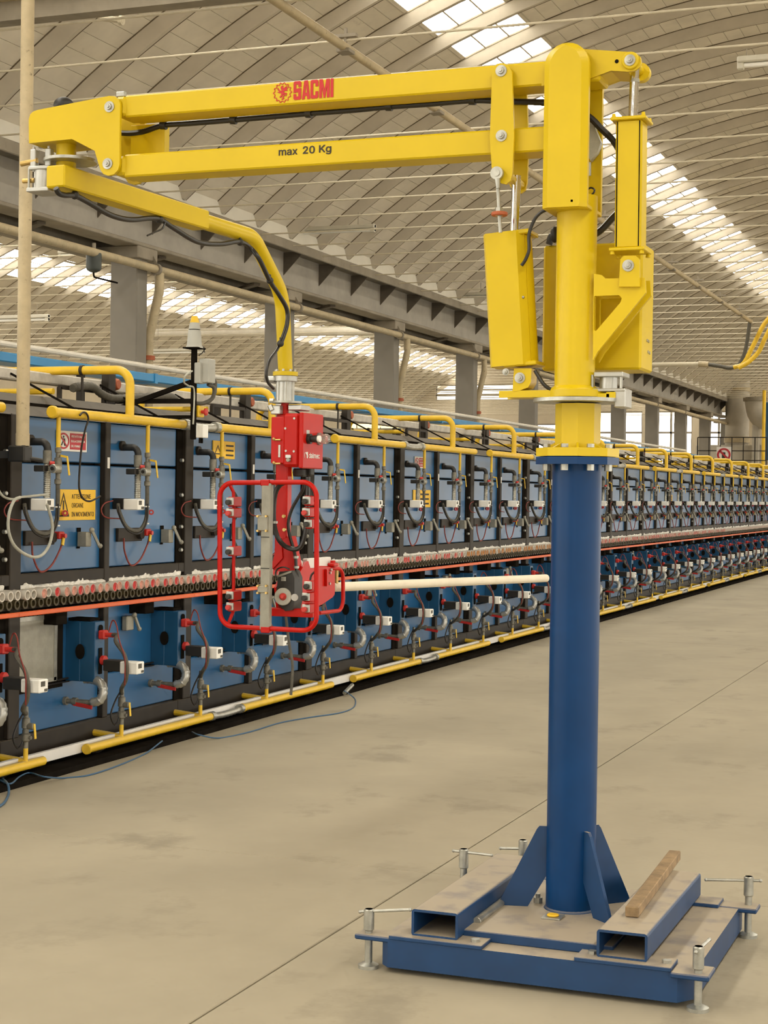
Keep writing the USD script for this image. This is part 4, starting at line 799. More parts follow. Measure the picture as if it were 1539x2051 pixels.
# ---- end bracket: two outline plates
outl = [(58, 287), (57.5, 240), (60.5, 229), (67, 223), (76, 220), (219, 192), (230, 193), (237.5, 199), (240.5, 208), (239.5, 283), (239.6, 328), (236.5, 340), (228, 349), (217, 352), (207, 348.5), (201, 340), (189.6, 302), (144, 278.4)]
EX0, EX1 = 5.775, 5.975
eb = part(mp, 'end_bracket')
for x, th in ((EX0, .014), (EX1, .014)):
    o = [atX(px, py, EX0) for px, py in outl]; m = M(); m.prism([(x, q[1], q[2]) for q in o], (th, 0, 0)); ob('bracket_plate', m, 'yellow_paint', eb)
o = [atX(px, py, EX0) for px, py in outl]
m = M(); m.box((EX0+.01, o[0][1]-.002, o[0][2]), (EX1, o[0][1]-.014, o[2][2]-.02)); m.prism([(EX0+.01, o[0][1], o[0][2]+.001), (EX0+.01, o[17][1], o[17][2]+.001), (EX0+.01, o[17][1], o[17][2]+.012), (EX0+.01, o[0][1], o[0][2]+.012)], (EX1-EX0, 0, 0)); m.prism([(EX0+.01, o[17][1], o[17][2]+.001), (EX0+.01, o[16][1], o[16][2]+.001), (EX0+.01, o[16][1], o[16][2]+.012), (EX0+.01, o[17][1], o[17][2]+.012)], (EX1-EX0, 0, 0)); ob('bracket_web', m, 'yellow_paint', eb)
m = M(); m.box((EX1-.03, 3.245, 2.955), (EX1+.014, 3.40, zu0), .002); ob('rear_web', m, 'yellow_paint', eb)
for px, py in ((219.5, 214), (216, 328)): bolt(atX(px, py, EX0), EX0, eb)
c = atX(128, 206, XA); m = M(); m.ball((XA, c[1], c[2]-.01), .042, 2, (1, 1, .8)); ob('hose_gland', m, 'black_rubber', eb)
c = atX(243, 190, 5.83); m = M(); m.box(c-(.01, .02, .01), c+(.01, .02, .012), .003); ob('link_lug', m, 'zinc', eb)
# ---- pivot, disc and brake under the end bracket
YP = 3.655
m = M(); m.cyl((XA, YP, 2.87), (XA, YP, 3.07), .041, n=26); pv = ob('elbow_pivot', m, 'yellow_paint')
m = M(); m.cyl((XA, YP-.02, 2.978), (XA, YP-.02, 2.990), .108, n=40); ob('elbow_disc', m, 'zinc', pv)
eb2 = part(mp, 'elbow_brake')
yb_ = YP+.085
m = M(); m.box((XA-.075, yb_-.05, 2.855), (XA+.045, yb_+.055, 2.872), .003); ob('brake_plate', m, 'aluminium', eb2); m = M(); m.box((XA-.07, yb_-.05, 2.945), (XA+.04, yb_+.05, 2.96), .003); ob('brake_plate', m, 'aluminium', eb2)
m = M(); m.cyl((XA-.02, yb_, 2.872), (XA-.02, yb_, 2.945), .045, n=24); ob('brake_cylinder', m, 'aluminium', eb2)
for dy in (-.035, .035): m = M(); m.box((XA-.06, yb_+dy-.013, 2.958), (XA-.03, yb_+dy+.013, 3.03), .003); m.cyl((XA-.05, yb_+dy, 2.94), (XA-.05, yb_+dy, 3.04), .006, n=8); ob('brake_clevis', m, 'aluminium', eb2)
for dx, dy in ((-.065, -.043), (-.065, .048), (.03, -.043)): m = M(); m.cyl((XA+dx, yb_+dy, 2.86), (XA+dx, yb_+dy, 2.955), .0045, n=8); ob('tie_bolt', m, 'zinc', eb2)
m = M(); m.cyl((XA-.05, yb_+.02, 2.985), (XA-.05, yb_+.095, 2.975), .011, n=12); m.cyl((XA-.05, yb_+.03, 2.905), (XA-.05, yb_+.085, 2.905), .010, n=10); ob('brake_fitting', m, 'brass', eb2)
# ---- fore-arm: box section, then a bent pipe down to the tool
FD = unit((.9985, -.055, 0)); FN = np.array([-FD[1], FD[0], 0]); F0 = np.array([XA, YP-.035, 0])
def fa(px, py, off=0.0): return atP(px, py, F0+FN*off, FN)
zft, zfb = 2.945, 2.857
e = fa(403, 437); s0 = F0-FD*.125
e1 = F0+FD*((e-F0) @ FD)
m = M(); m.bar((s0[0], s0[1], (zft+zfb)/2), (e1[0], e1[1], (zft+zfb)/2), .09, zft-zfb, b=.006); fo = ob('forearm_beam', m, 'yellow_paint')
zc = (zft+zfb)/2
pp_ = [np.array([e1[0], e1[1], zc])-FD*.05, None, None, None, None]
b1 = fa(507, 470); b1 = np.array([b1[0], b1[1], zc]); b2 = fa(565, 590); b3 = fa(572, 742)
b2 = np.array([b2[0], b2[1], b2[2]]); b3v = np.array([b3[0], b3[1], b3[2]])
path = fillet([pp_[0], b1, b2, b3v], .20, 10)
m = M(); m.tube(path, .0375, 26); fp = ob('forearm_pipe', m, 'yellow_paint')
# ---- front rockers, threaded rod and the left balancing cylinder
rk = [(986, 143), (989, 134.5), (996, 128), (1004.5, 126), (1013, 128), (1020, 134), (1025.5, 143), (1030, 270), (1026.5, 347), (1023, 362), (1014, 369), (1004, 367), (994, 358), (985.5, 340), (981.5, 275)]
RX0, RX1 = 5.775, 5.965
for x in (RX0, RX1):
    o = [atX(px, py, RX0) for px, py in rk]; m = M(); m.prism([(x, q[1], q[2]) for q in o], (.014, 0, 0)); rp = ob('rocker_plate', m, 'yellow_paint')
    if x == RX0:
        for px, py in ((1004.5, 142), (1005, 272)): bolt(atX(px, py, RX0), RX0, rp, .021)
c = atX(1014, 352, RX0); m = M(); m.cyl((RX0+.016, c[1], c[2]), (RX1+.02, c[1], c[2]), .017, n=16); ob('rocker_pin', m, 'yellow_paint')
# threaded rod with eye end
r0, r1 = atX(996, 347, RX0-.02), atX(1003, 466, RX0-.005)
m = M(); m.cyl(r0, r1, .0068, n=10); tr = ob('threaded_rod', m, 'zinc')
m = M(); m.ring(r0+(-.008, 0, 0), r0+(.010, 0, 0), .0235, .012, 20); m.cyl(r0+(-.012, 0, 0), r0+(.012, 0, 0), .0125, n=16); m.cyl(r0+(0, -.002, -.02), r0+(0, -.006, -.055), .011, .008, n=12); ob('rod_eye', m, 'zinc', tr)
c = r0+(r1-r0)*.70; m = M(); m.cyl(c+(0, 0, .01), c+(0, 0, -.004), .030, n=20, b=.003); ob('lock_nut_disc', m, 'orange_brown', tr, label='rusty orange adjusting disc')
c = r0+(r1-r0)*.58; m = M(); m.cyl(c, c+(0, 0, -.03), .015, n=6); ob('lock_nut', m, 'zinc', tr)
# the cylinder leans slightly
c0, c1 = atX(1035, 352, XA), atX(1031, 470, XA)
m = M(); m.cyl(c0, c1+(0, 0, -.02), .0165, n=20); ob('left_piston_rod', m, 'chrome')
XL = XA-.05
def L(px, py, X=XL): return atX(px, py, X)
tl, tr_, bl, br = L(971, 468), L(1033, 463), L(986, 735), L(1047, 731)
dirz = unit((tl+tr_)/2-(bl+br)/2); wv = unit(tr_-tl-dirz*((tr_-tl) @ dirz)); W = np.linalg.norm(tr_-tl); Hh = np.linalg.norm((tl+tr_)/2-(bl+br)/2); ob_o = bl
cs = Polygon([(0, 0), (W, 0), (W+.022, .028), (W+.022, .075), (W+.01, .115), (-.01, .115), (-.015, .03)])
m = M(); m.poly(cs, ob_o, wv, (1, 0, 0), dirz*Hh); lc = ob('left_cylinder', m, 'yellow_paint', smooth=20)
cc = ob_o+wv*(W*.78)+np.array([.075, 0, 0])
m = M(); m.cyl(cc+dirz*.01, cc+dirz*(Hh-.015), .062, n=28); ob('cylinder_barrel', m, 'yellow_paint', lc)
m = M(); m.obox(cc+dirz*(Hh-.005)+wv*.01, (.066, 0, 0), wv*.062, dirz*.008, .003); ob('end_plate', m, 'yellow_paint', lc); m = M(); m.obox(cc+dirz*.004+wv*.01, (.066, 0, 0), wv*.062, dirz*.008, .003); ob('end_plate', m, 'yellow_paint', lc)
m = M(); p_ = ob_o+wv*(W+.0225)+np.array([.060, 0, 0]); m.bar(p_+dirz*.02, p_+dirz*(Hh-.02), .003, .005, (1, 0, 0)); ob('cover_seam', m, 'kiln_dark', lc)
m = M(); p_ = ob_o+wv*(W+.010)+np.array([.013, 0, 0])+dirz*Hh*.5; m.ball(p_, .006, 1); ob('cover_screw', m, 'zinc', lc)
# clevis foot
f0, f1 = atX(1047, 742, XA), atX(1047, 785, XA)
m = M(); m.prism([atX(x, y, XA-.03) for x, y in ((1030, 738), (1065, 738), (1064, 765), (1058, 776), (1036, 784), (1027, 784))], (.075, 0, 0)); cl = ob('cylinder_clevis', m, 'yellow_paint')
for px, py, r in ((1042, 757, .020), (1014, 745, .013)): bolt(atX(px, py, XA-.03), XA-.03, cl, r, 'clevis_pin')
# ---- rear lever, piston rod and the right cylinder
lev = [(1085, 128), (1165, 98), (1262, 104), (1275, 107), (1283, 114), (1285, 124), (1282, 134), (1272, 141), (1258, 143.5), (1224, 141.5), (1175, 160), (1085, 172)]
for x in (5.80, 5.945):
    o = [atX(px, py, 5.80) for px, py in lev]; m = M(); m.prism([(x, q[1], q[2]) for q in o], (.014, 0, 0)); lv_ = ob('lever_plate', m, 'yellow_paint')
    if x < 5.9:
        c = atX(1263.7, 122, 5.80); m = M(); m.cyl((5.80, c[1], c[2]), (5.790, c[1], c[2]), .031, n=26, b=.003); ob('lever_boss', m, 'yellow_paint', lv_); bolt(c, 5.790, lv_, .020)
        q = atX(1236, 123, 5.80); m = M(); m.cyl((5.799, q[1], q[2]), (5.7985, q[1], q[2]), .007, n=14); ob('lever_hole', m, 'kiln_dark', lv_)
o = [atX(px, py, 5.80) for px, py in lev]
m = M(); m.prism([(5.805, q[1], q[2]) for q in (o[10], o[9], (0, o[9][1], o[9][2]+.006), (0, o[10][1], o[10][2]+.006))], (.145, 0, 0)); m.prism([(5.805, q[1], q[2]) for q in (o[9], o[8], (0, o[8][1], o[8][2]+.006), (0, o[9][1], o[9][2]+.006))], (.145, 0, 0)); ob('lever_web', m, 'yellow_paint')
c = atX(1263.7, 122, 5.80); m = M(); m.cyl((5.81, c[1], c[2]), (6.00, c[1], c[2]), .017, n=16); m.cyl((5.955, c[1], c[2]), (6.00, c[1], c[2]), .033, n=26, b=.004); ob('lever_pin', m, 'yellow_paint')
RCX = XA
m = M(); m.cyl((RCX, c[1], c[2]+.01), (RCX, atX(1268, 240, RCX)[1], atX(1268, 250, RCX)[2]), .0165, n=20); ob('right_piston_rod', m, 'chrome')
m = M(); m.ring((RCX, c[1], c[2]-.06), (RCX, c[1]-.0005, c[2]-.048), .0175, .01, 16); ob('rod_groove', m, 'grey_steel')
t0, b0 = atX(1266, 243, RCX), atX(1263, 503, RCX); h2 = .050
ax_ = unit(t0-b0)
yw = np.array([0, 1, 0])
m = M(); m.obox((t0+b0)/2, (.050, 0, 0), yw*.048, (t0-b0)/2, .010); rc = ob('right_cylinder', m, 'yellow_paint')
for sgn in (-1, 1): m = M(); m.bar(b0+yw*sgn*.040+(-.0505, 0, .01), t0+yw*sgn*.040+(-.0505, 0, -.01), .003, .003, (0, 1, 0)); ob('barrel_groove', m, 'kiln_dark', rc)
for c_, nm in ((t0, 1), (b0, 0)):
    m = M(); m.obox(c_, (.064, 0, 0), yw*.064, ax_*.006, .003)
    for sx in (-1, 1):
        for sy in (-1, 1): q = c_+np.array([sx*.053, sy*.053, 0]); m.cyl(q-ax_*.018*(1-nm), q+ax_*.018*nm, .009, .006, n=10)
    ob('end_plate', m, 'yellow_paint', rc)
# trunnion bracket, triangular support and the valve housing
tb = [(1240, 515), (1282, 515), (1284, 573), (1239, 573), (1240, 560)]
SX = XA-.02
m = M(); m.prism([atX(x, y, SX-.045) for x, y in ((1243, 519), (1250, 512), (1274, 512), (1281, 519), (1282, 574), (1240, 574))], (.016, 0, 0)); tb_ = ob('trunnion_plate', m, 'yellow_paint')
bolt(atX(1259, 532, SX-.045), SX-.045, tb_, .021); m = M(); c = atX(1259, 532, SX); m.cyl((SX-.04, c[1], c[2]), (SX+.08, c[1], c[2]), .02, n=14); ob('trunnion_pin', m, 'yellow_paint', tb_)
so = [(1190, 548), (1206, 551), (1213, 558), (1292, 556), (1294, 586), (1198, 704), (1188, 722)]; si = [(1190, 593), (1240, 591), (1246, 597), (1243, 606), (1190, 668)]
o0 = atX(1190, 548, SX-.03); pr_ = lambda q: (o0[1]-atX(*q, SX-.03)[1], atX(*q, SX-.03)[2]-o0[2])
g = Polygon([pr_(q) for q in so]).difference(Polygon([pr_(q) for q in si]).buffer(-.006).buffer(.006))
m = M(); m.poly(g, o0, (0, -1, 0), (0, 0, 1), (.016, 0, 0)); ob('support_bracket', m, 'yellow_paint')
m = M(); m.poly(g, o0+(.09, 0, 0), (0, -1, 0), (0, 0, 1), (.016, 0, 0)); ob('support_bracket', m, 'yellow_paint')
VX = 6.02
h0, h1, h2_ = atX(1089, 492, VX), atX(1284, 740, VX), atX(1200, 505, VX)
m = M(); m.box((VX, h1[1], h1[2]), (VX+.205, h0[1], h0[2]), .008); vh = ob('valve_housing', m, 'yellow_paint')
for px, py in ((1296, 682), (1299, 684), (1298, 705), (1301, 707)):
    q = atY(px, py, h1[1]); m = M(); m.cyl((q[0], h1[1], q[2]), (q[0], h1[1]-.004, q[2]), .006, n=10); ob('housing_screw', m, 'zinc', vh)
# ---- cables along the arm
def cable(name, pts, r, mat='black_cable', parent=mp, n=8): m = M(); m.tube(spline(pts, n), r, 10); return ob(name, m, mat, parent)
XB = 5.90
pa = [(236, 266), (262, 267), (290, 263), (328, 251), (380, 247), (468, 240), (540, 234), (619, 227), (700, 221), (780, 213.5), (860, 208), (947, 201), (1010, 203), (1085, 205)]
ca = cable('arm_cable', [atX(x, y, LX1+.01) for x, y in pa], .0115)
for x, y in ((328, 251), (468, 240), (619, 227), (780, 213), (947, 201)):
    c = atX(x, y, LX1+.01); m = M(); m.ring(c+(0, .012, .001), c-(0, .012, .001), .0175, .008, 14); ob('cable_clip', m, 'black_rubber', ca)
cable('head_cable', [atX(x, y, 5.90) for x, y in ((1085, 205), (1130, 212), (1177, 232), (1205, 258), (1236, 292), (1262, 350))], .0125)
cable('rear_cable', [atX(x, y, 6.02) for x, y in ((1262, 405), (1232, 432), (1196, 467), (1150, 480), (1110, 470), (1100, 490))], .013)
cable('loop_cable', [atX(x, y, 5.80) for x, y in ((1095, 420), (1082, 427), (1070, 442), (1060, 470), (1060, 500), (1053, 520), (1045, 532))], .0062)
cable('foot_cable', [atX(x, y, 5.84) for x, y in ((1072, 742), (1080, 755), (1092, 772), (1110, 783), (1140, 790))], .007)
m = M(); c = atX(1112, 470, 5.99); m.ball(c, .022, 2, (1, .8, 1.4)); ob('hose_plug', m, 'black_rubber')
pf = [(112, 377), (118, 387), (130, 391), (150, 392), (175, 404), (220, 430), (260, 440), (300, 437), (322, 440), (350, 458), (395, 484), (440, 489), (478, 484), (500, 495), (520, 520), (541, 563), (560, 592), (575, 620), (575, 650), (563, 688)]
fcab = cable('forearm_cable', [fa(x, y, -.062 if x > 500 else -.02) for x, y in pf], .0115)
for x, y in ((150, 391), (320, 440), (481, 485), (541, 562), (562, 688)):
    c = fa(x, y, -.062 if x > 500 else -.02); m = M(); m.ball(c, .018, 1); m.bar(c, c+(0, 0, .03), .006, .012); ob('cable_clip', m, 'black_rubber', fcab)
cable('tool_cable', [fa(x, y, -.05) for x, y in ((562, 688), (552, 705), (540, 722), (534, 745), (537, 765), (548, 778))], .008)
m = M(); m.tube(spline([fa(x, y, -.03) for x, y in ((331, 446), (325, 458), (310, 465), (295, 472))], 5), .004, 6); ob('loose_wire', m, 'black_cable')

# ================================================================== the red tool at the end of the fore-arm
TX, TY = b3v[0], b3v[1]
tool = part(mp, 'red_tool')
def T(px, py, dx=0.0): return atX(px, py, TX+dx)
zt0, zt1 = T(570, 753)[2], T(570, 745)[2]
m = M(); m.cyl((TX, TY, zt0), (TX, TY, zt1), .064, n=32); ob('tool_flange', m, 'yellow_paint', tool)
for i in range(8): a = i*math.pi/4+.2; m = M(); m.cyl((TX+.05*math.cos(a), TY+.05*math.sin(a), zt1), (TX+.05*math.cos(a), TY+.05*math.sin(a), zt1+.012), .007, n=6); ob('flange_bolt', m, 'zinc', tool)
z2, z3, z4 = T(570, 765)[2], T(570, 804)[2], T(570, 808)[2]
m = M(); m.cyl((TX, TY, z2), (TX, TY, zt0), .062, n=32, b=.003); m.box((TX-.06, TY+.035, z2), (TX+.03, TY+.078, zt0-.004), .006); ob('swivel_clamp', m, 'aluminium', tool)
m = M(); m.cyl((TX, TY, z3), (TX, TY, z2), .043, n=28)
for i in range(6): a = i*math.pi/3+.5; m.cyl((TX+.042*math.cos(a), TY+.042*math.sin(a), z3), (TX+.042*math.cos(a), TY+.042*math.sin(a), z2), .010, n=10)
ob('swivel_cylinder', m, 'aluminium', tool)
m = M(); m.cyl((TX, TY-.01, z4), (TX, TY-.01, z3), .078, n=32); ob('swivel_disc', m, 'zinc', tool)
z5 = T(570, 830)[2]
a, b = T(544, 812, -.05), T(562, 830, -.05); m = M(); m.box((TX-.06, b[1], b[2]), (TX+.02, a[1], a[2]), .004); m.cyl(T(541, 803, -.05), T(549, 803, -.05), .012, n=10); m.cyl(T(541, 812, -.06), T(545, 822, -.06), .014, n=10); ob('rotary_brake', m, 'aluminium', tool)
a, b = T(580, 811), T(617, 822); m = M(); m.box((TX-.02, b[1]+.03, b[2]), (TX+.10, a[1], a[2]), .004); ob('side_block', m, 'aluminium', tool)
m = M(); m.cyl((TX, TY, z5-.02), (TX, TY, z4), .02, n=16); ob('tool_neck', m, 'red_paint', tool)
# post of the tool
pz0 = T(568, 1100)[2]; y0, y1 = T(580, 1000)[1], T(556, 1000)[1]
m = M(); m.box((TX-.03, y0, pz0), (TX+.03, y1, z5), .006); ob('tool_post', m, 'red_paint', tool)
m = M(); m.prism([T(x, y, -.04) for x, y in ((550, 1100), (556, 1086), (580, 1074), (592, 1130), (588, 1150), (548, 1142), (545, 1130), (553, 1125))], (.08, 0, 0)); ob('post_foot', m, 'red_paint', tool)
m = M(); m.prism([T(x, y, -.05) for x, y in ((556, 1086), (563, 1078), (566, 1118), (546, 1140), (545, 1130))], (.012, 0, 0)); ob('foot_web', m, 'red_paint', tool)
for x, y in ((570, 1034), (571, 1061)): m = M(); c = T(x, y, -.03); m.cyl(c, c-(.014, 0, 0), .009, n=8); ob('post_screw', m, 'brass', tool)
# control box with lid towards the aisle
NX = TX-.085
f0, f1 = atX(566, 826, NX), atX(607, 942, NX)
zb0, zb1 = atX(607, 938, NX)[2], atX(607, 826, NX)[2]
ybx0 = atX(599, 880, NX)[1]; ybl = f1[1]
xr = atY(647, 880, ybl)[0]
m = M(); m.box((NX, ybx0, zb0+.006), (xr, f0[1], zb1-.004), .014); cb = ob('control_box', m, 'red_paint', tool)
m = M(); m.box((NX-.006, ybl, zb0), (xr+.006, ybx0, zb1), .016); ob('box_lid', m, 'red_paint', tool)
m = M(); m.box((NX+.01, f0[1]-.01, atX(560, 928, NX)[2]), (NX+.06, T(555, 900)[1], atX(560, 835, NX)[2]), .004); ob('box_flange', m, 'red_paint', tool)
for y in (881, 928.5): m = M(); a, b = atX(552, y, NX), atX(562, y, NX); m.cyl(a, b, .005, n=8); m.ball(atX(549, y-1.5, NX), .009, 1); ob('box_fitting', m, 'brass', tool)
a, b = atX(558.5, 891, NX+.01), atX(562, 916, NX+.01); m = M(); m.box((NX+.006, b[1], b[2]), (NX+.01, a[1], a[2])); ob('rating_plate', m, 'zinc', tool)
a, b = atX(573, 911, NX), atX(584, 918, NX); m = M(); m.box((NX-.012, b[1], b[2]), (NX, a[1], a[2]), .003); ob('air_block', m, 'aluminium', tool)
c = atX(578.5, 921, NX-.006); m = M(); m.cyl(c+(.006, 0, 0), c-(.012, 0, 0), .010, n=12); ob('air_knob', m, 'grey_steel', tool)
for x, y in ((572, 858), (573, 903), (590, 838), (589, 904)): m = M(); c = atX(x, y, NX-.001); m.cyl(c+(.004, 0, 0), c-(.003, 0, 0), .006, n=10); ob('box_screw', m, 'zinc', tool)
def Bx(px, py): return atY(px, py, ybl)
c = Bx(617, 879); m = M(); m.cyl(c, c-(0, .018, 0), .026, n=18); m.cyl(c-(0, .018, 0), c-(0, .055, 0), .017, .020, n=18); ob('switch_body', m, 'black_rubber', tool)
m = M(); m.cyl(c-(0, .055, 0), c-(0, .068, 0), .017, n=16); ob('switch_button', m, 'white_plastic', tool)
a, b = Bx(614, 861), Bx(620, 870); m = M(); m.box((a[0], ybl-.001, b[2]), (b[0], ybl+.002, a[2])); ob('switch_plate', m, 'zinc', tool)
c = Bx(638, 879); m = M(); m.lathe(c, (0, -1, 0), [(0, .032), (.012, .032), (.013, .027), (.05, .026), (.06, .018), (.063, .006)], 24); ob('warning_lamp', m, 'clear_plastic', tool)
m = M(); o = Bx(618, 917); hh = Bx(625, 906.5)[2]-Bx(625, 917)[2]; w_ = Bx(640.5, 918)[0]-Bx(619, 917)[0]
tw = np.ptp(meshkit.text_mesh('dalmec', hh*.95, 1.0, True).vertices[:, 0]); m.text('dalmec', hh*.95, o+(0, -.0008, 0), (1, 0, 0), (0, 0, 1), (0, -.001, 0), True, w_/tw); ob('box_lettering', m, 'sign_white', tool, label='white lettering on the red box')
m = M(); m.prism([Bx(x, y)+(0, -.0008, 0) for x, y in ((611, 906), (616.5, 905), (616.5, 918), (614, 917.5), (614, 912))], (0, -.001, 0)); m.bar(Bx(610, 906)+(0, -.001, 0), Bx(610, 917)+(0, -.001, 0), .004, .0015, (0, 1, 0)); ob('box_emblem', m, 'sign_white', tool)
m = M(); c = atY(615, 948, ybl+.06); m.box(c-(.02, .03, .012), c+(.03, .03, .03), .006); c = atY(600, 950, ybl+.08); m.box(c-(.02, .03, .012), c+(.03, .03, .03), .006); ob('cable_gland', m, 'black_rubber', tool)
# guard frame of red tube with a grey bar down its middle
CXX = TX-.22
def C(px, py): return atX(px, py, CXX)
corner = [C(440, 967), C(634.5, 965.5), C(634.5, 1264), C(441, 1254)]
mid = (corner[0]+corner[1])/2
m = M(); m.tube(fillet([mid]+[corner[1], corner[2], corner[3], corner[0]]+[mid], .075, 8), .0125, 14); gf = ob('guard_frame', m, 'red_paint', tool)
a, b = C(527, 968), C(541.5, 1262)
m = M(); m.box((CXX-.018, b[1], b[2]), (CXX+.018, a[1], a[2]), .003); ob('grey_post', m, 'grey_steel', tool)
for y in (967, 1261): m = M(); c = C(533.5, y); m.box(c-(.02, .024, .016), c+(.02, .024, .016), .004); ob('post_cap', m, 'red_paint', tool)
for y0_, y1_ in ((1034, 1063), (1173, 1187)):
    a, b = C(520, y0_), C(540, y1_); m = M(); m.box((CXX-.026, b[1], b[2]), (CXX+.026, a[1], a[2]), .003); ob('post_clamp', m, 'grey_steel', tool)
    for x, y in ((521, y0_), (538, y0_), (521, y1_), (538, y1_)): m = M(); c = C(x, y); m.cyl(c-(.033, 0, 0), c, .006, n=8); ob('clamp_screw', m, 'brass', tool)
for y in (1075.5, 1138): m = M(); c = C(534, y); m.box((CXX-.021, C(541.5, y)[1]-.003, c[2]-.002), (CXX+.021, C(527, y)[1]+.003, c[2]+.002)); ob('cable_tie', m, 'black_rubber', tool)
# inner grip bar on the left with push buttons, and a row of buttons on the right tube
m = M(); m.tube(fillet([C(450, 968)+(.05, 0, 0), C(459, 985)+(.05, 0, 0), C(460, 1010)+(.05, 0, 0), C(459, 1225)+(.05, 0, 0), C(450, 1255)+(.03, 0, 0)], .03), .0085, 10); ob('grip_bar', m, 'red_paint', tool)
def button(px, py, side, cap):
    X = CXX+.02; c = atX(px, py, X)
    w = .032; m = M(); m.box((X-.012, c[1]-w*.55, c[2]-.025), (X+.085, c[1]+w*.55, c[2]+.025), .005); p_ = ob('button_box', m, 'red_paint', tool)
    m = M(); m.box((X-.026, c[1]-.02, c[2]-.018), (X-.012, c[1]+.02, c[2]+.022), .004); ob('button_bezel', m, 'zinc', p_)
    m = M(); m.cyl((X-.026, c[1]+.002, c[2]-.003), (X-.046, c[1]+.002, c[2]-.003), .0135, n=14, b=.003); ob('push_button', m, cap, p_)
for py, cap in ((1005, 'black_rubber'), (1027, 'plug_red'), (1104, 'black_rubber'), (1193, 'black_rubber'), (1215, 'plug_red')): button(464, py, 1, cap)
for px, py, cap in ((617, 1003, 'black_rubber'), (616, 1026, 'plug_red'), (620, 1049, 'black_rubber'), (620, 1173, 'black_rubber'), (616, 1196, 'black_rubber'), (616, 1219, 'plug_red')): button(px, py, -1, cap)
def tcable(name, pts, r, dx=0.0, mat='black_cable'): m = M(); m.tube(spline([atX(x, y, CXX+dx) for x, y in pts], 7), r, 9); return ob(name, m, mat, tool)
tcable('button_cable', [(462, 970), (467, 982), (475, 998), (474, 1016), (473, 1034), (466, 1050), (465, 1066), (470, 1085), (476, 1100), (471, 1117), (464, 1135), (463, 1160), (468, 1175), (470, 1182)], .0065, .07)
tcable('thick_hose', [(570, 966), (561, 972), (553, 985), (549, 1010), (549, 1045), (556, 1075), (570, 1093), (588, 1100), (602, 1095), (610, 1075), (614, 1045), (616, 1000), (617, 955)], .0125, .10)
tcable('thin_hose', [(610, 960), (607, 980), (596, 1000), (585, 1020), (578, 1045), (580, 1070), (587, 1095), (592, 1115), (594, 1140), (597, 1160), (596, 1172)], .0085, .15)
tcable('short_hose', [(629, 1005), (627, 985), (620, 970)], .006, .06); tcable('short_hose', [(631, 1145), (624, 1152), (621, 1165)], .005, .06)
m = M(); c = atX(549.5, 1046, CXX+.10); m.ring(c-(0, 0, .006), c+(0, 0, .006), .018, .011, 14); ob('hose_clamp', m, 'zinc', tool)
for x, y in ((593, 1116), (594, 1136)): m = M(); c = atX(x, y, CXX+.15); m.ring(c-(0, 0, .006), c+(0, 0, .006), .014, .008, 12); ob('hose_clamp', m, 'zinc', tool)
# tilt drive: black motor with a pale disc and red hub in front of the post
MX = TX-.13
def Mm(px, py, d=0.0): return atX(px, py, MX+d)
a, b = Mm(555, 1148), Mm(588, 1212)
m = M(); m.prism([Mm(x, y) for x, y in ((560, 1145), (584, 1143), (590, 1158), (590, 1205), (586, 1222), (572, 1224), (560, 1214), (554, 1190), (556, 1160))], (.10, 0, 0)); mo = ob('tilt_motor', m, 'black_rubber', tool, smooth=25)
m = M(); m.prism([Mm(x, y, -.006) for x, y in ((557, 1152), (583, 1143), (583, 1147), (558, 1156))], (.05, 0, 0)); ob('motor_lid', m, 'grey_steel', tool)
a, b = Mm(563.5, 1155, -.001), Mm(573, 1164, -.001); m = M(); m.box((MX-.002, b[1], b[2]), (MX+.002, a[1], a[2])); ob('motor_label', m, 'zinc', tool)
c = Mm(568, 1195); u_ = unit((-1, -.25, .05))
m = M(); m.cyl(c, c+u_*.018, .044, n=30, b=.003); ob('drive_disc', m, 'hose_pale', tool)
m = M(); m.cyl(c+u_*.015, c+u_*.045, .019, .012, n=14, b=.004); ob('drive_hub', m, 'plug_red', tool)
c2 = Mm(590, 1196, .02); m = M(); m.cyl(c2, c2+(-.02, -.01, 0), .018, n=16); ob('motor_cap', m, 'aluminium', tool)
m = M(); m.tube(spline([Mm(x, y, -.02) for x, y in ((554, 1160), (552, 1150), (556, 1140), (568, 1136), (580, 1140))], 6), .004, 7); ob('motor_wire', m, 'black_cable', tool)
# gripper: side plates, cross tube and the lower bail
GX = TX-.02
def Gp(px, py, Y): return atY(px, py, Y)
GY = TY-.10
pl = [(586, 1178), (600, 1148), (613, 1126), (618, 1124), (622, 1138), (660, 1136), (671, 1140), (671, 1190), (667, 1196), (645, 1211), (610, 1224), (590, 1218)]
m = M(); m.prism([Gp(x, y, GY) for x, y in pl], (0, .012, 0)); gp = ob('gripper_plate', m, 'red_paint', tool)
m = M(); m.prism([Gp(x, y, GY)+(0, .09, 0) for x, y in pl], (0, .012, 0)); ob('gripper_plate', m, 'red_paint', tool)
m = M(); m.bar(Gp(652, 1140, GY)-(0, .008, 0), Gp(652, 1174, GY)-(0, .008, 0), .02, .012, (0, 1, 0)); ob('plate_rib', m, 'red_paint', tool)
for x, y in ((660, 1147), (659, 1169), (662, 1141)): m = M(); c = Gp(x, y, GY); m.cyl(c, c-(0, .01, 0), .007, n=8); ob('plate_bolt', m, 'zinc', tool)
a, b = Mm(543, 1225, .02), atY(628, 1232, GY-.05)
m = M(); m.bar((MX+.02, a[1], a[2]), (MX+.06, atX(628, 1230, MX+.05)[1], a[2]-.002), .05, .042, b=.004); ob('cross_tube', m, 'red_paint', tool)
c = Mm(520, 1225, .03); m = M(); m.cyl((MX+.04, a[1], a[2]), (MX+.04, a[1]+.045, a[2]), .022, n=16); ob('tube_end', m, 'red_paint', tool)
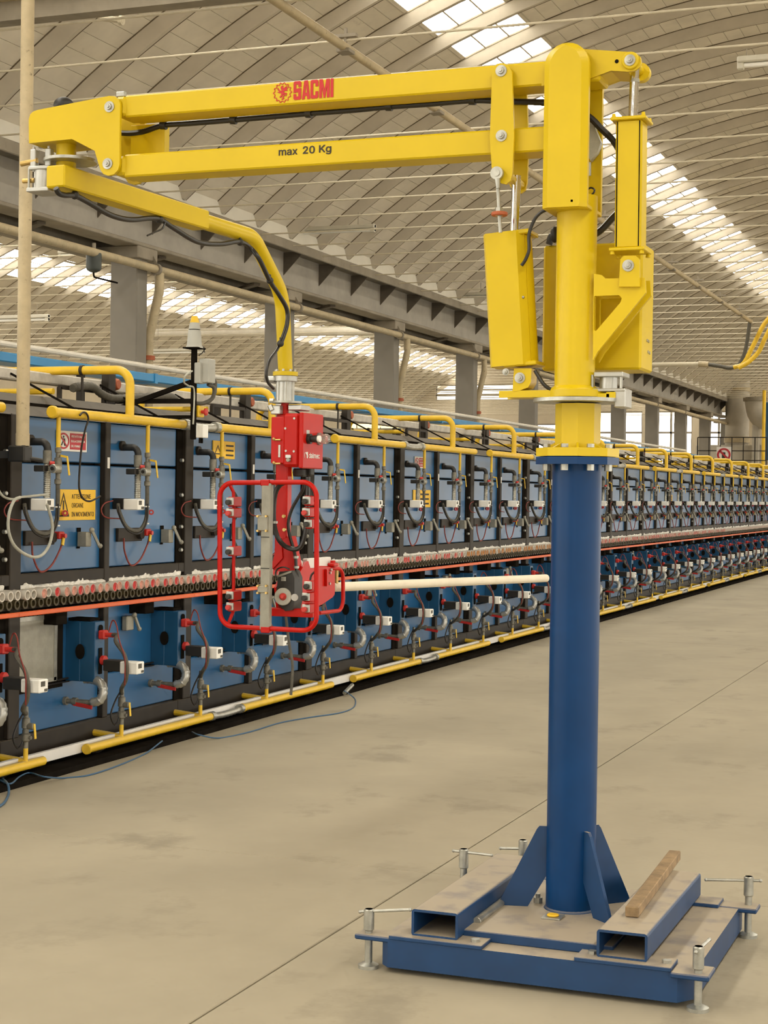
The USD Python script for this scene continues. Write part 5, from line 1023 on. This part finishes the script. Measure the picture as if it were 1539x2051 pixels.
m = M(); m.tube(fillet([Gp(640, 1137, GY)+(0, .03, .0), Gp(684, 1139, GY)+(0, -.01, 0), Gp(684, 1222, GY)+(0, -.01, 0), Gp(640, 1228, GY)+(0, .0, 0)], .06), .0105, 12); ob('lower_bail', m, 'red_paint', tool)
m = M(); c = Gp(667, 1132, GY); m.box(c-(.03, .02, .006), c+(.03, .02, .012), .004); m.cyl(c+(0, 0, .012), c+(0, 0, .025), .014, n=12); ob('clamp_head', m, 'red_paint', tool)
a, b = Gp(613, 1119, GY+.03), Gp(660, 1137, GY+.03); m = M(); m.box((a[0], GY+.02, b[2]+.004), (b[0], GY+.05, a[2]), .004); ob('pale_cover', m, 'sign_white', tool)
m = M(); m.cyl(Gp(674.5, 1142, GY+.03), Gp(674.5, 1168, GY+.03), .010, n=10); ob('clamp_screw', m, 'brass', tool)
tcable('drop_cable', [(572, 1228), (574, 1245), (579, 1285), (586, 1330), (585, 1365), (583, 1392)], .0075, .25, 'hose_grey')

# the ceramic roller carried by the gripper
r0 = atY(668, 1176, GY+.045); d1 = atP(1096, 1158, EYE+CF*10.9, CF)
t = thing('carried_roller', 'long cream ceramic roller held out level by the red gripper, ending at the blue column', 'roller', (r0+d1)/2)
u = unit(d1-r0)
m = M(); m.lathe(r0, u, [(0, .022), (.004, .0255), (np.linalg.norm(d1-r0)-.012, .0255), (np.linalg.norm(d1-r0)-.004, .019), (np.linalg.norm(d1-r0), .008)], 24); obj('roller_tube', m, 'ceramic_cream', t)

# things lying on the base
a0, a1 = atZ(1266, 1838, zt+.105), atZ(1352, 1722, zt+.105)
m = M(); u = unit(a1-a0); m.bar(a0+(0, 0, .019), a1+(0, 0, .019), .046, .036, b=.003); single('wooden_batten', m, 'wood', 'weathered brown wooden batten lying on the right fork pocket of the blue base', 'wood')
a0, a1 = atZ(955, 1846, zt+.038), atZ(1008, 1806, zt+.038)
m = M(); m.cyl(a0, a0+(a1-a0)*1.9, .016, n=16, b=.002); single('steel_bar', m, 'galvanised', 'round steel bar lying beside the left fork pocket of the blue base', 'bar')

# ================================================================== things standing by or hung on the kiln
c = atY(45, 900, 5.19); q = c
t = thing('cream_pole', 'tall scuffed cream pole with black rubber foot before the kiln at left', 'pole', (q[0], 5.19, 1.8))
zb_ = atY(45, 893, 5.19)[2]
m = M(); m.cyl((q[0], 5.19, zb_), (q[0], 5.19, 6.9), .0365, n=26); obj('pole_tube', m, 'pole_cream', t)
m = M(); m.cyl((q[0], 5.19, atY(45, 868, 5.19)[2]), (q[0], 5.19, zb_), .039, n=26); obj('pole_sleeve', m, 'pole_cream', t)
z_ = atY(45, 925, 5.19)[2]
m = M(); m.box((q[0]-.042, 5.15, z_), (q[0]+.042, 5.26, zb_+.002), .008); m.cyl((q[0]+.02, 5.16, z_+.02), (q[0]+.09, 5.12, z_+.01), .012, n=10); m.box((q[0]-.03, 5.22, z_+.02), (q[0]+.03, KF-.03, z_+.06)); obj('pole_foot', m, 'black_rubber', t)

YB = 5.16
def S(px, py, Y=YB): return atY(px, py, Y)
t = thing('beacon_post', 'black post with grey cone beacon, yellow cap, grey boxes and red stop button', 'beacon', (S(387, 880)[0], YB, 1.9))
a = S(387, 880); zl, zh = a[2], S(387, 696)[2]; xp = a[0]
m = M(); m.box((xp-.016, YB-.016, zl), (xp+.016, YB+.016, zh), .003); m.bar((xp, YB+.016, S(387, 803)[2]), (xp, KF+.3, S(387, 803)[2]), .03, .03); m.bar((xp, YB+.016, S(387, 835)[2]), (xp, KF+.05, S(387, 835)[2]), .03, .02); obj('post_bar', m, 'kiln_dark', t)
m = M(); m.bar((xp, YB+.02, S(387, 765)[2]), (xp-.02, KF+.24, 2.21), .03, .03); obj('post_brace', m, 'kiln_dark', t)
def zz(py): return S(387, py)[2]
m = M(); m.lathe((xp, YB, zz(697)), (0, 0, 1), [(0, .062), (.006, .058), (zz(690)-zz(697), .050), (zz(664)-zz(697), .043), (zz(661)-zz(697), .041)], 28); obj('beacon_base', m, 'beacon_grey', t)
m = M(); m.box((xp-.062, YB-.055, zz(698.5)), (xp+.062, YB+.055, zz(696))); obj('beacon_plate', m, 'kiln_dark', t)
m = M(); m.lathe((xp, YB, zz(659)), (0, 0, 1), [(0, .041), (zz(646)-zz(659), .031), (zz(645)-zz(659), .030)], 26); obj('beacon_neck', m, 'beacon_grey', t)
m = M(); m.cyl((xp, YB, zz(661)), (xp, YB, zz(659)), .035, n=22); obj('beacon_seal', m, 'black_rubber', t)
m = M(); m.lathe((xp, YB, zz(646)), (0, 0, 1), [(0, .032), (.002, .032), (zz(633)-zz(646), .0205), (zz(632.5)-zz(646), .019)], 10); obj('beacon_cap', m, 'gas_yellow', t, smooth=20)
m = M(); m.box((xp+.0, YB-.11, S(398, 768)[2]), (xp+.10, YB-.035, S(398, 720)[2]), .005); m.box((xp-.03, YB-.06, S(385, 768)[2]), (xp+.05, YB-.016, S(385, 726)[2]), .005); obj('junction_box', m, 'beacon_grey', t)
m = M(); m.tube(spline([(xp+.07, YB-.07, zz(768)), (xp+.12, YB-.09, zz(775)), (xp+.11, YB-.085, zz(795)), (xp+.06, YB-.05, zz(806)), (xp+.03, YB-.0, zz(808))], 7), .014, 10); m.tube(spline([(xp+.085, YB-.075, zz(752)), (xp+.13, YB-.09, zz(762)), (xp+.13, YB-.09, zz(785))], 5), .014, 10); obj('grey_conduit', m, 'hose_grey', t)
m = M(); m.tube(spline([S(400, 692, YB-.04), S(409, 697, YB-.04), S(407, 705, YB-.05), S(399, 712, YB-.06)], 6), .004, 7); obj('beacon_cable', m, 'black_cable', t)
m = M(); m.tube(spline([S(385, 743, YB-.07), S(372, 752, YB-.06), S(369, 766, YB-.04), S(378, 773, YB-.03), S(389, 780, YB-.03), S(388, 830, YB-.03), S(387, 850, YB-.03)], 6), .006, 8); obj('pale_cable', m, 'hose_pale', t)
a, b = S(385, 850, YB-.02), S(408, 878, YB-.02); m = M(); m.box((xp+.0, YB-.075, b[2]), (xp+.075, YB-.018, a[2]), .004); obj('white_box', m, 'white_plastic', t)
for dx in (.02, .05): m = M(); m.cyl((xp+dx, YB-.04, b[2]), (xp+dx, YB-.04, b[2]-.035), .008, n=8); obj('cable_gland', m, 'kiln_dark', t)
a, b = S(391, 812, YB), S(409, 837, YB); m = M(); m.box((xp+.018, YB-.03, b[2]), (xp+.10, YB+.03, a[2]), .004); sb_ = obj('stop_box', m, 'gas_yellow', t)
m = M(); c = S(412, 826, YB-.03); m.cyl((xp+.06, YB-.028, c[2]), (xp+.06, YB-.05, c[2]), .012, n=14); m.lathe((xp+.06, YB-.05, c[2]), (0, -1, 0), [(0, .014), (.006, .025), (.016, .025), (.022, .016)], 18); obj('stop_button', m, 'plug_red', sb_)
# grey corrugated hose lying on the roof of the first module
m = M(); m.tube(spline([atY(x, y, KF+.24) for x, y in ((145, 778), (160, 774), (185, 775), (205, 790), (230, 798), (290, 795), (335, 793), (352, 800))], 8), .026, 12, 1); single('roof_hose', m, 'hose_grey', 'grey corrugated hose lying across the kiln roof left of the beacon post', 'hose')
# loops of cable hung on the first module
m = M(); m.tube(spline([atY(x, y, 5.20) for x, y in ((-10, 968), (5, 993), (25, 1000), (40, 996), (60, 994), (88, 991), (96, 990))], 6), .007, 8); m.tube(spline([atY(x, y, 5.13) for x, y in ((40, 996), (28, 1003), (18, 1030), (17, 1062), (27, 1090), (45, 1107), (68, 1116), (86, 1110), (100, 1088), (105, 1055), (99, 1025), (94, 1010))], 8), .009, 9)
single('pale_hose_loop', m, 'hose_pale', 'pale grey hose hanging in a big loop over the leftmost white box', 'hose')
m = M(); m.tube(spline([atY(x, y, 5.24) for x, y in ((160, 832), (166, 826), (173, 828), (177, 840), (171, 860), (163, 900), (159, 950), (159, 980), (166, 998), (178, 1004), (190, 1000), (201, 994))], 8), .006, 8); single('brown_wire', m, 'kiln_frame', 'brown wire looped over the yellow manifold and hanging across the yellow sign', 'cable')
# signs on the panels
def plate(name, label, x0, y0, x1, y1, mat):
    a, b = atY(x0, y0, KF-.006), atY(x1, y1, KF-.006); a2, b2 = a[2], b[2]
    t = thing(name, label, 'sign', ((a[0]+b[0])/2, KF, (a2+b2)/2)); m = M(); m.box((a[0], KF-.008, b2), (b[0], KF, a2), .001); obj('sign_plate', m, mat, t); return t, a[0], b[0], b2, a2
def fit_text(m, txt, x0, x1, z, h, bold=True):
    tw = np.ptp(meshkit.text_mesh(txt, h, 1.0, bold).vertices[:, 0]); m.text(txt, h, (x0, KF-.0088, z), (1, 0, 0), (0, 0, 1), (0, -.001, 0), bold, (x1-x0)/tw)
t, x0, x1, z0, z1 = plate('attention_sign', 'yellow warning sign reading ATTENZIONE ORGANI IN MOVIMENTO low on the leftmost panel', 115, 980, 190.5, 1041, 'sign_yellow')
h = (z1-z0)*.145; xa = x0+(x1-x0)*.36; m = M()
fit_text(m, 'ATTENZIONE', xa, x0+(x1-x0)*.86, z0+(z1-z0)*.70, h, False); fit_text(m, 'ORGANI', xa, x0+(x1-x0)*.66, z0+(z1-z0)*.41, h, False); fit_text(m, 'IN MOVIMENTO', xa, x0+(x1-x0)*.95, z0+(z1-z0)*.12, h, False); obj('sign_lettering', m, 'decal_black', t)
zz_ = lambda f: z0+(z1-z0)*f; xx = lambda f: x0+(x1-x0)*f
m = M(); tri = Polygon([(xx(.0), zz_(.12)), (xx(.30), zz_(.12)), (xx(.15), zz_(.9))]); tri = tri.difference(tri.buffer(-.008)); tri = union_all([tri, sbox(xx(.135), zz_(.34), xx(.165), zz_(.64)), sbox(xx(.135), zz_(.22), xx(.165), zz_(.29))]); m.poly(tri, (0, KF-.0088, 0), (1, 0, 0), (0, 0, 1), (0, -.001, 0)); obj('warning_triangle', m, 'decal_black', t)
def forbid(label, px0, py0, px1, py1, txt=True):
    t, x0, x1, z0, z1 = plate('forbidden_sign', label, px0, py0, px1, py1, 'sign_white'); W, H_ = x1-x0, z1-z0; pv_ = lambda f, g: (x0+W*f, z0+H_*g)
    c = Point(x0+W*.21, (z0+z1)/2); r = H_*.40; ringg = affinity.scale(Point(0, 0).buffer(r).difference(Point(0, 0).buffer(r*.78)), W*.19/r, 1, origin=(0, 0)); ringg = affinity.translate(ringg, c.x, c.y)
    bar_ = Polygon([(c.x-W*.13, c.y+H_*.25), (c.x-W*.10, c.y+H_*.29), (c.x+W*.13, c.y-H_*.25), (c.x+W*.10, c.y-H_*.29)])
    m = M(); m.poly(union_all([ringg, bar_]), (0, KF-.0088, 0), (1, 0, 0), (0, 0, 1), (0, -.001, 0)); obj('red_ring', m, 'sign_red', t)
    man = union_all([Point(c.x, c.y+H_*.2).buffer(H_*.06), Polygon([(c.x-W*.05, c.y+H_*.12), (c.x+W*.05, c.y+H_*.12), (c.x+W*.07, c.y-H_*.24), (c.x+W*.02, c.y-H_*.24), (c.x, c.y-H_*.02), (c.x-W*.05, c.y-H_*.24), (c.x-W*.09, c.y-H_*.22), (c.x-W*.03, c.y)])])
    m = M(); m.poly(man, (0, KF-.0084, 0), (1, 0, 0), (0, 0, 1), (0, -.0008, 0)); obj('man_symbol', m, 'decal_black', t)
    m = M(); m.box((x0+W*.42, KF-.0088, z0+H_*.10), (x0+W*.96, KF-.007, z1-H_*.10)); obj('red_field', m, 'sign_red', t)
    if txt:
        m = M()
        for i, s_ in enumerate(('VIETATO SALIRE', 'SULLA COPERTURA', 'DEL FORNO')): tw = np.ptp(meshkit.text_mesh(s_, H_*.10, 1.0, True).vertices[:, 0]); m.text(s_, H_*.10, (x0+W*.45, KF-.0092, z0+H_*(.70-.24*i)), (1, 0, 0), (0, 0, 1), (0, -.0008, 0), True, W*(.47 if i < 2 else .30)/tw)
        obj('sign_lettering', m, 'sign_white', t)
forbid('white and dark red sign forbidding climbing on the kiln, left panel beside the cream pole', 114, 861.5, 173.5, 906)
forbid('small white and dark red forbidding sign on the panel right of the red tool', 831, 914, 851, 938)
t, x0, x1, z0, z1 = plate('caution_sign', 'yellow caution sign behind the gas drop just right of the beacon post', 427, 882, 470, 920, 'sign_yellow')
m = M(); tri = Polygon([(x0+(x1-x0)*.06, z0+.03), (x0+(x1-x0)*.36, z0+.03), (x0+(x1-x0)*.21, z1-.03)]); m.poly(tri.difference(tri.buffer(-.007)), (0, KF-.0088, 0), (1, 0, 0), (0, 0, 1), (0, -.001, 0)); obj('warning_triangle', m, 'decal_black', t)
m = M(); [m.box((x0+(x1-x0)*.58, KF-.0088, z0+(z1-z0)*f), (x0+(x1-x0)*.93, KF-.0078, z0+(z1-z0)*(f+.10))) for f in (.70, .43, .16)]; obj('blurred_lines', m, 'decal_black', t)
for x_, y_, x2_, y2_, lab in ((828, 981, 862, 1016, 'yellow caution sign half hidden by hoses right of the red tool'), (1338, 991, 1347, 1008, 'tiny yellow caution sign on the kiln right of the blue column')):
    t, x0, x1, z0, z1 = plate('caution_sign', lab, x_, y_, x2_, y2_, 'sign_yellow'); m = M(); [m.box((x0+(x1-x0)*.4, KF-.0088, z0+(z1-z0)*f), (x0+(x1-x0)*.9, KF-.0078, z0+(z1-z0)*(f+.10))) for f in (.70, .43, .16)]; obj('blurred_lines', m, 'decal_black', t)
# dusty access plate taped with foil on the first module's lower bay
a, b = atY(33, 1240, KF-.03), atY(112, 1362, KF-.03)
t = thing('access_plate', 'dusty grey access plate edged with silver foil tape, low at the left edge', 'plate', ((a[0]+b[0])/2, KF-.02, (a[2]+b[2])/2))
m = M(); m.box((a[0]-.06, KF-.014, b[2]-.05), (b[0]+.10, KF-.004, a[2]+.08)); obj('plate_recess', m, 'kiln_dark', t)
m = M(); m.box((a[0], KF-.03, b[2]), (b[0], KF-.014, a[2]), .003); obj('plate_sheet', m, 'grey_steel', t)
m = M(); w = .028; zt_, zb2 = a[2], b[2]; m.box((b[0]-w, KF-.034, zb2), (b[0]+.006, KF-.029, zt_)); m.box((a[0], KF-.034, zt_-.02), (b[0], KF-.029, zt_+.006)); m.box((a[0], KF-.034, zb2-.004), (b[0], KF-.029, zb2+.02)); m.box((a[0]-.004, KF-.034, zb2), (a[0]+.016, KF-.029, zt_)); obj('foil_tape', m, 'galvanised', t)
# blue air hoses on the floor below the kiln
def floor_line(name, label, pts, r, mat):
    q_ = []
    for p in pts: c = atZ(p[0], p[1], p[2] if len(p) > 2 else r); q_.append(c if len(p) > 2 or c[1] < 5.11 else atZ(p[0], p[1], .036+r))
    m = M(); m.tube(spline(q_, 8), r, 8); single(name, m, mat, label, 'hose')
floor_line('blue_hose', 'thin blue air hose snaking along the floor below the kiln at the left', [(-5, 1560), (20, 1570), (40, 1555), (60, 1548), (90, 1556), (130, 1558), (180, 1552), (240, 1532), (290, 1510), (325, 1484)], .005, 'hose_blue')
floor_line('blue_hose', 'blue hose coiled at the left edge of the floor', [(-10, 1620), (8, 1608), (17, 1590), (16, 1572), (5, 1560), (-8, 1552)], .007, 'hose_blue')
floor_line('blue_hose', 'thin blue air hose curving out over the floor under the red tool', [(385, 1466), (400, 1472), (440, 1478), (500, 1466), (560, 1448), (620, 1437), (680, 1428), (708, 1417), (712, 1402), (700, 1390, .05), (690, 1384, .09)], .005, 'hose_blue')
m = M(); a, b = atZ(706, 1372, .07), atZ(690, 1388, .03); m.cyl(a, b, .016, n=10); single('hose_valve', m, 'zinc', 'small silver drain valve below the yellow pipe end under the roller tip', 'valve')
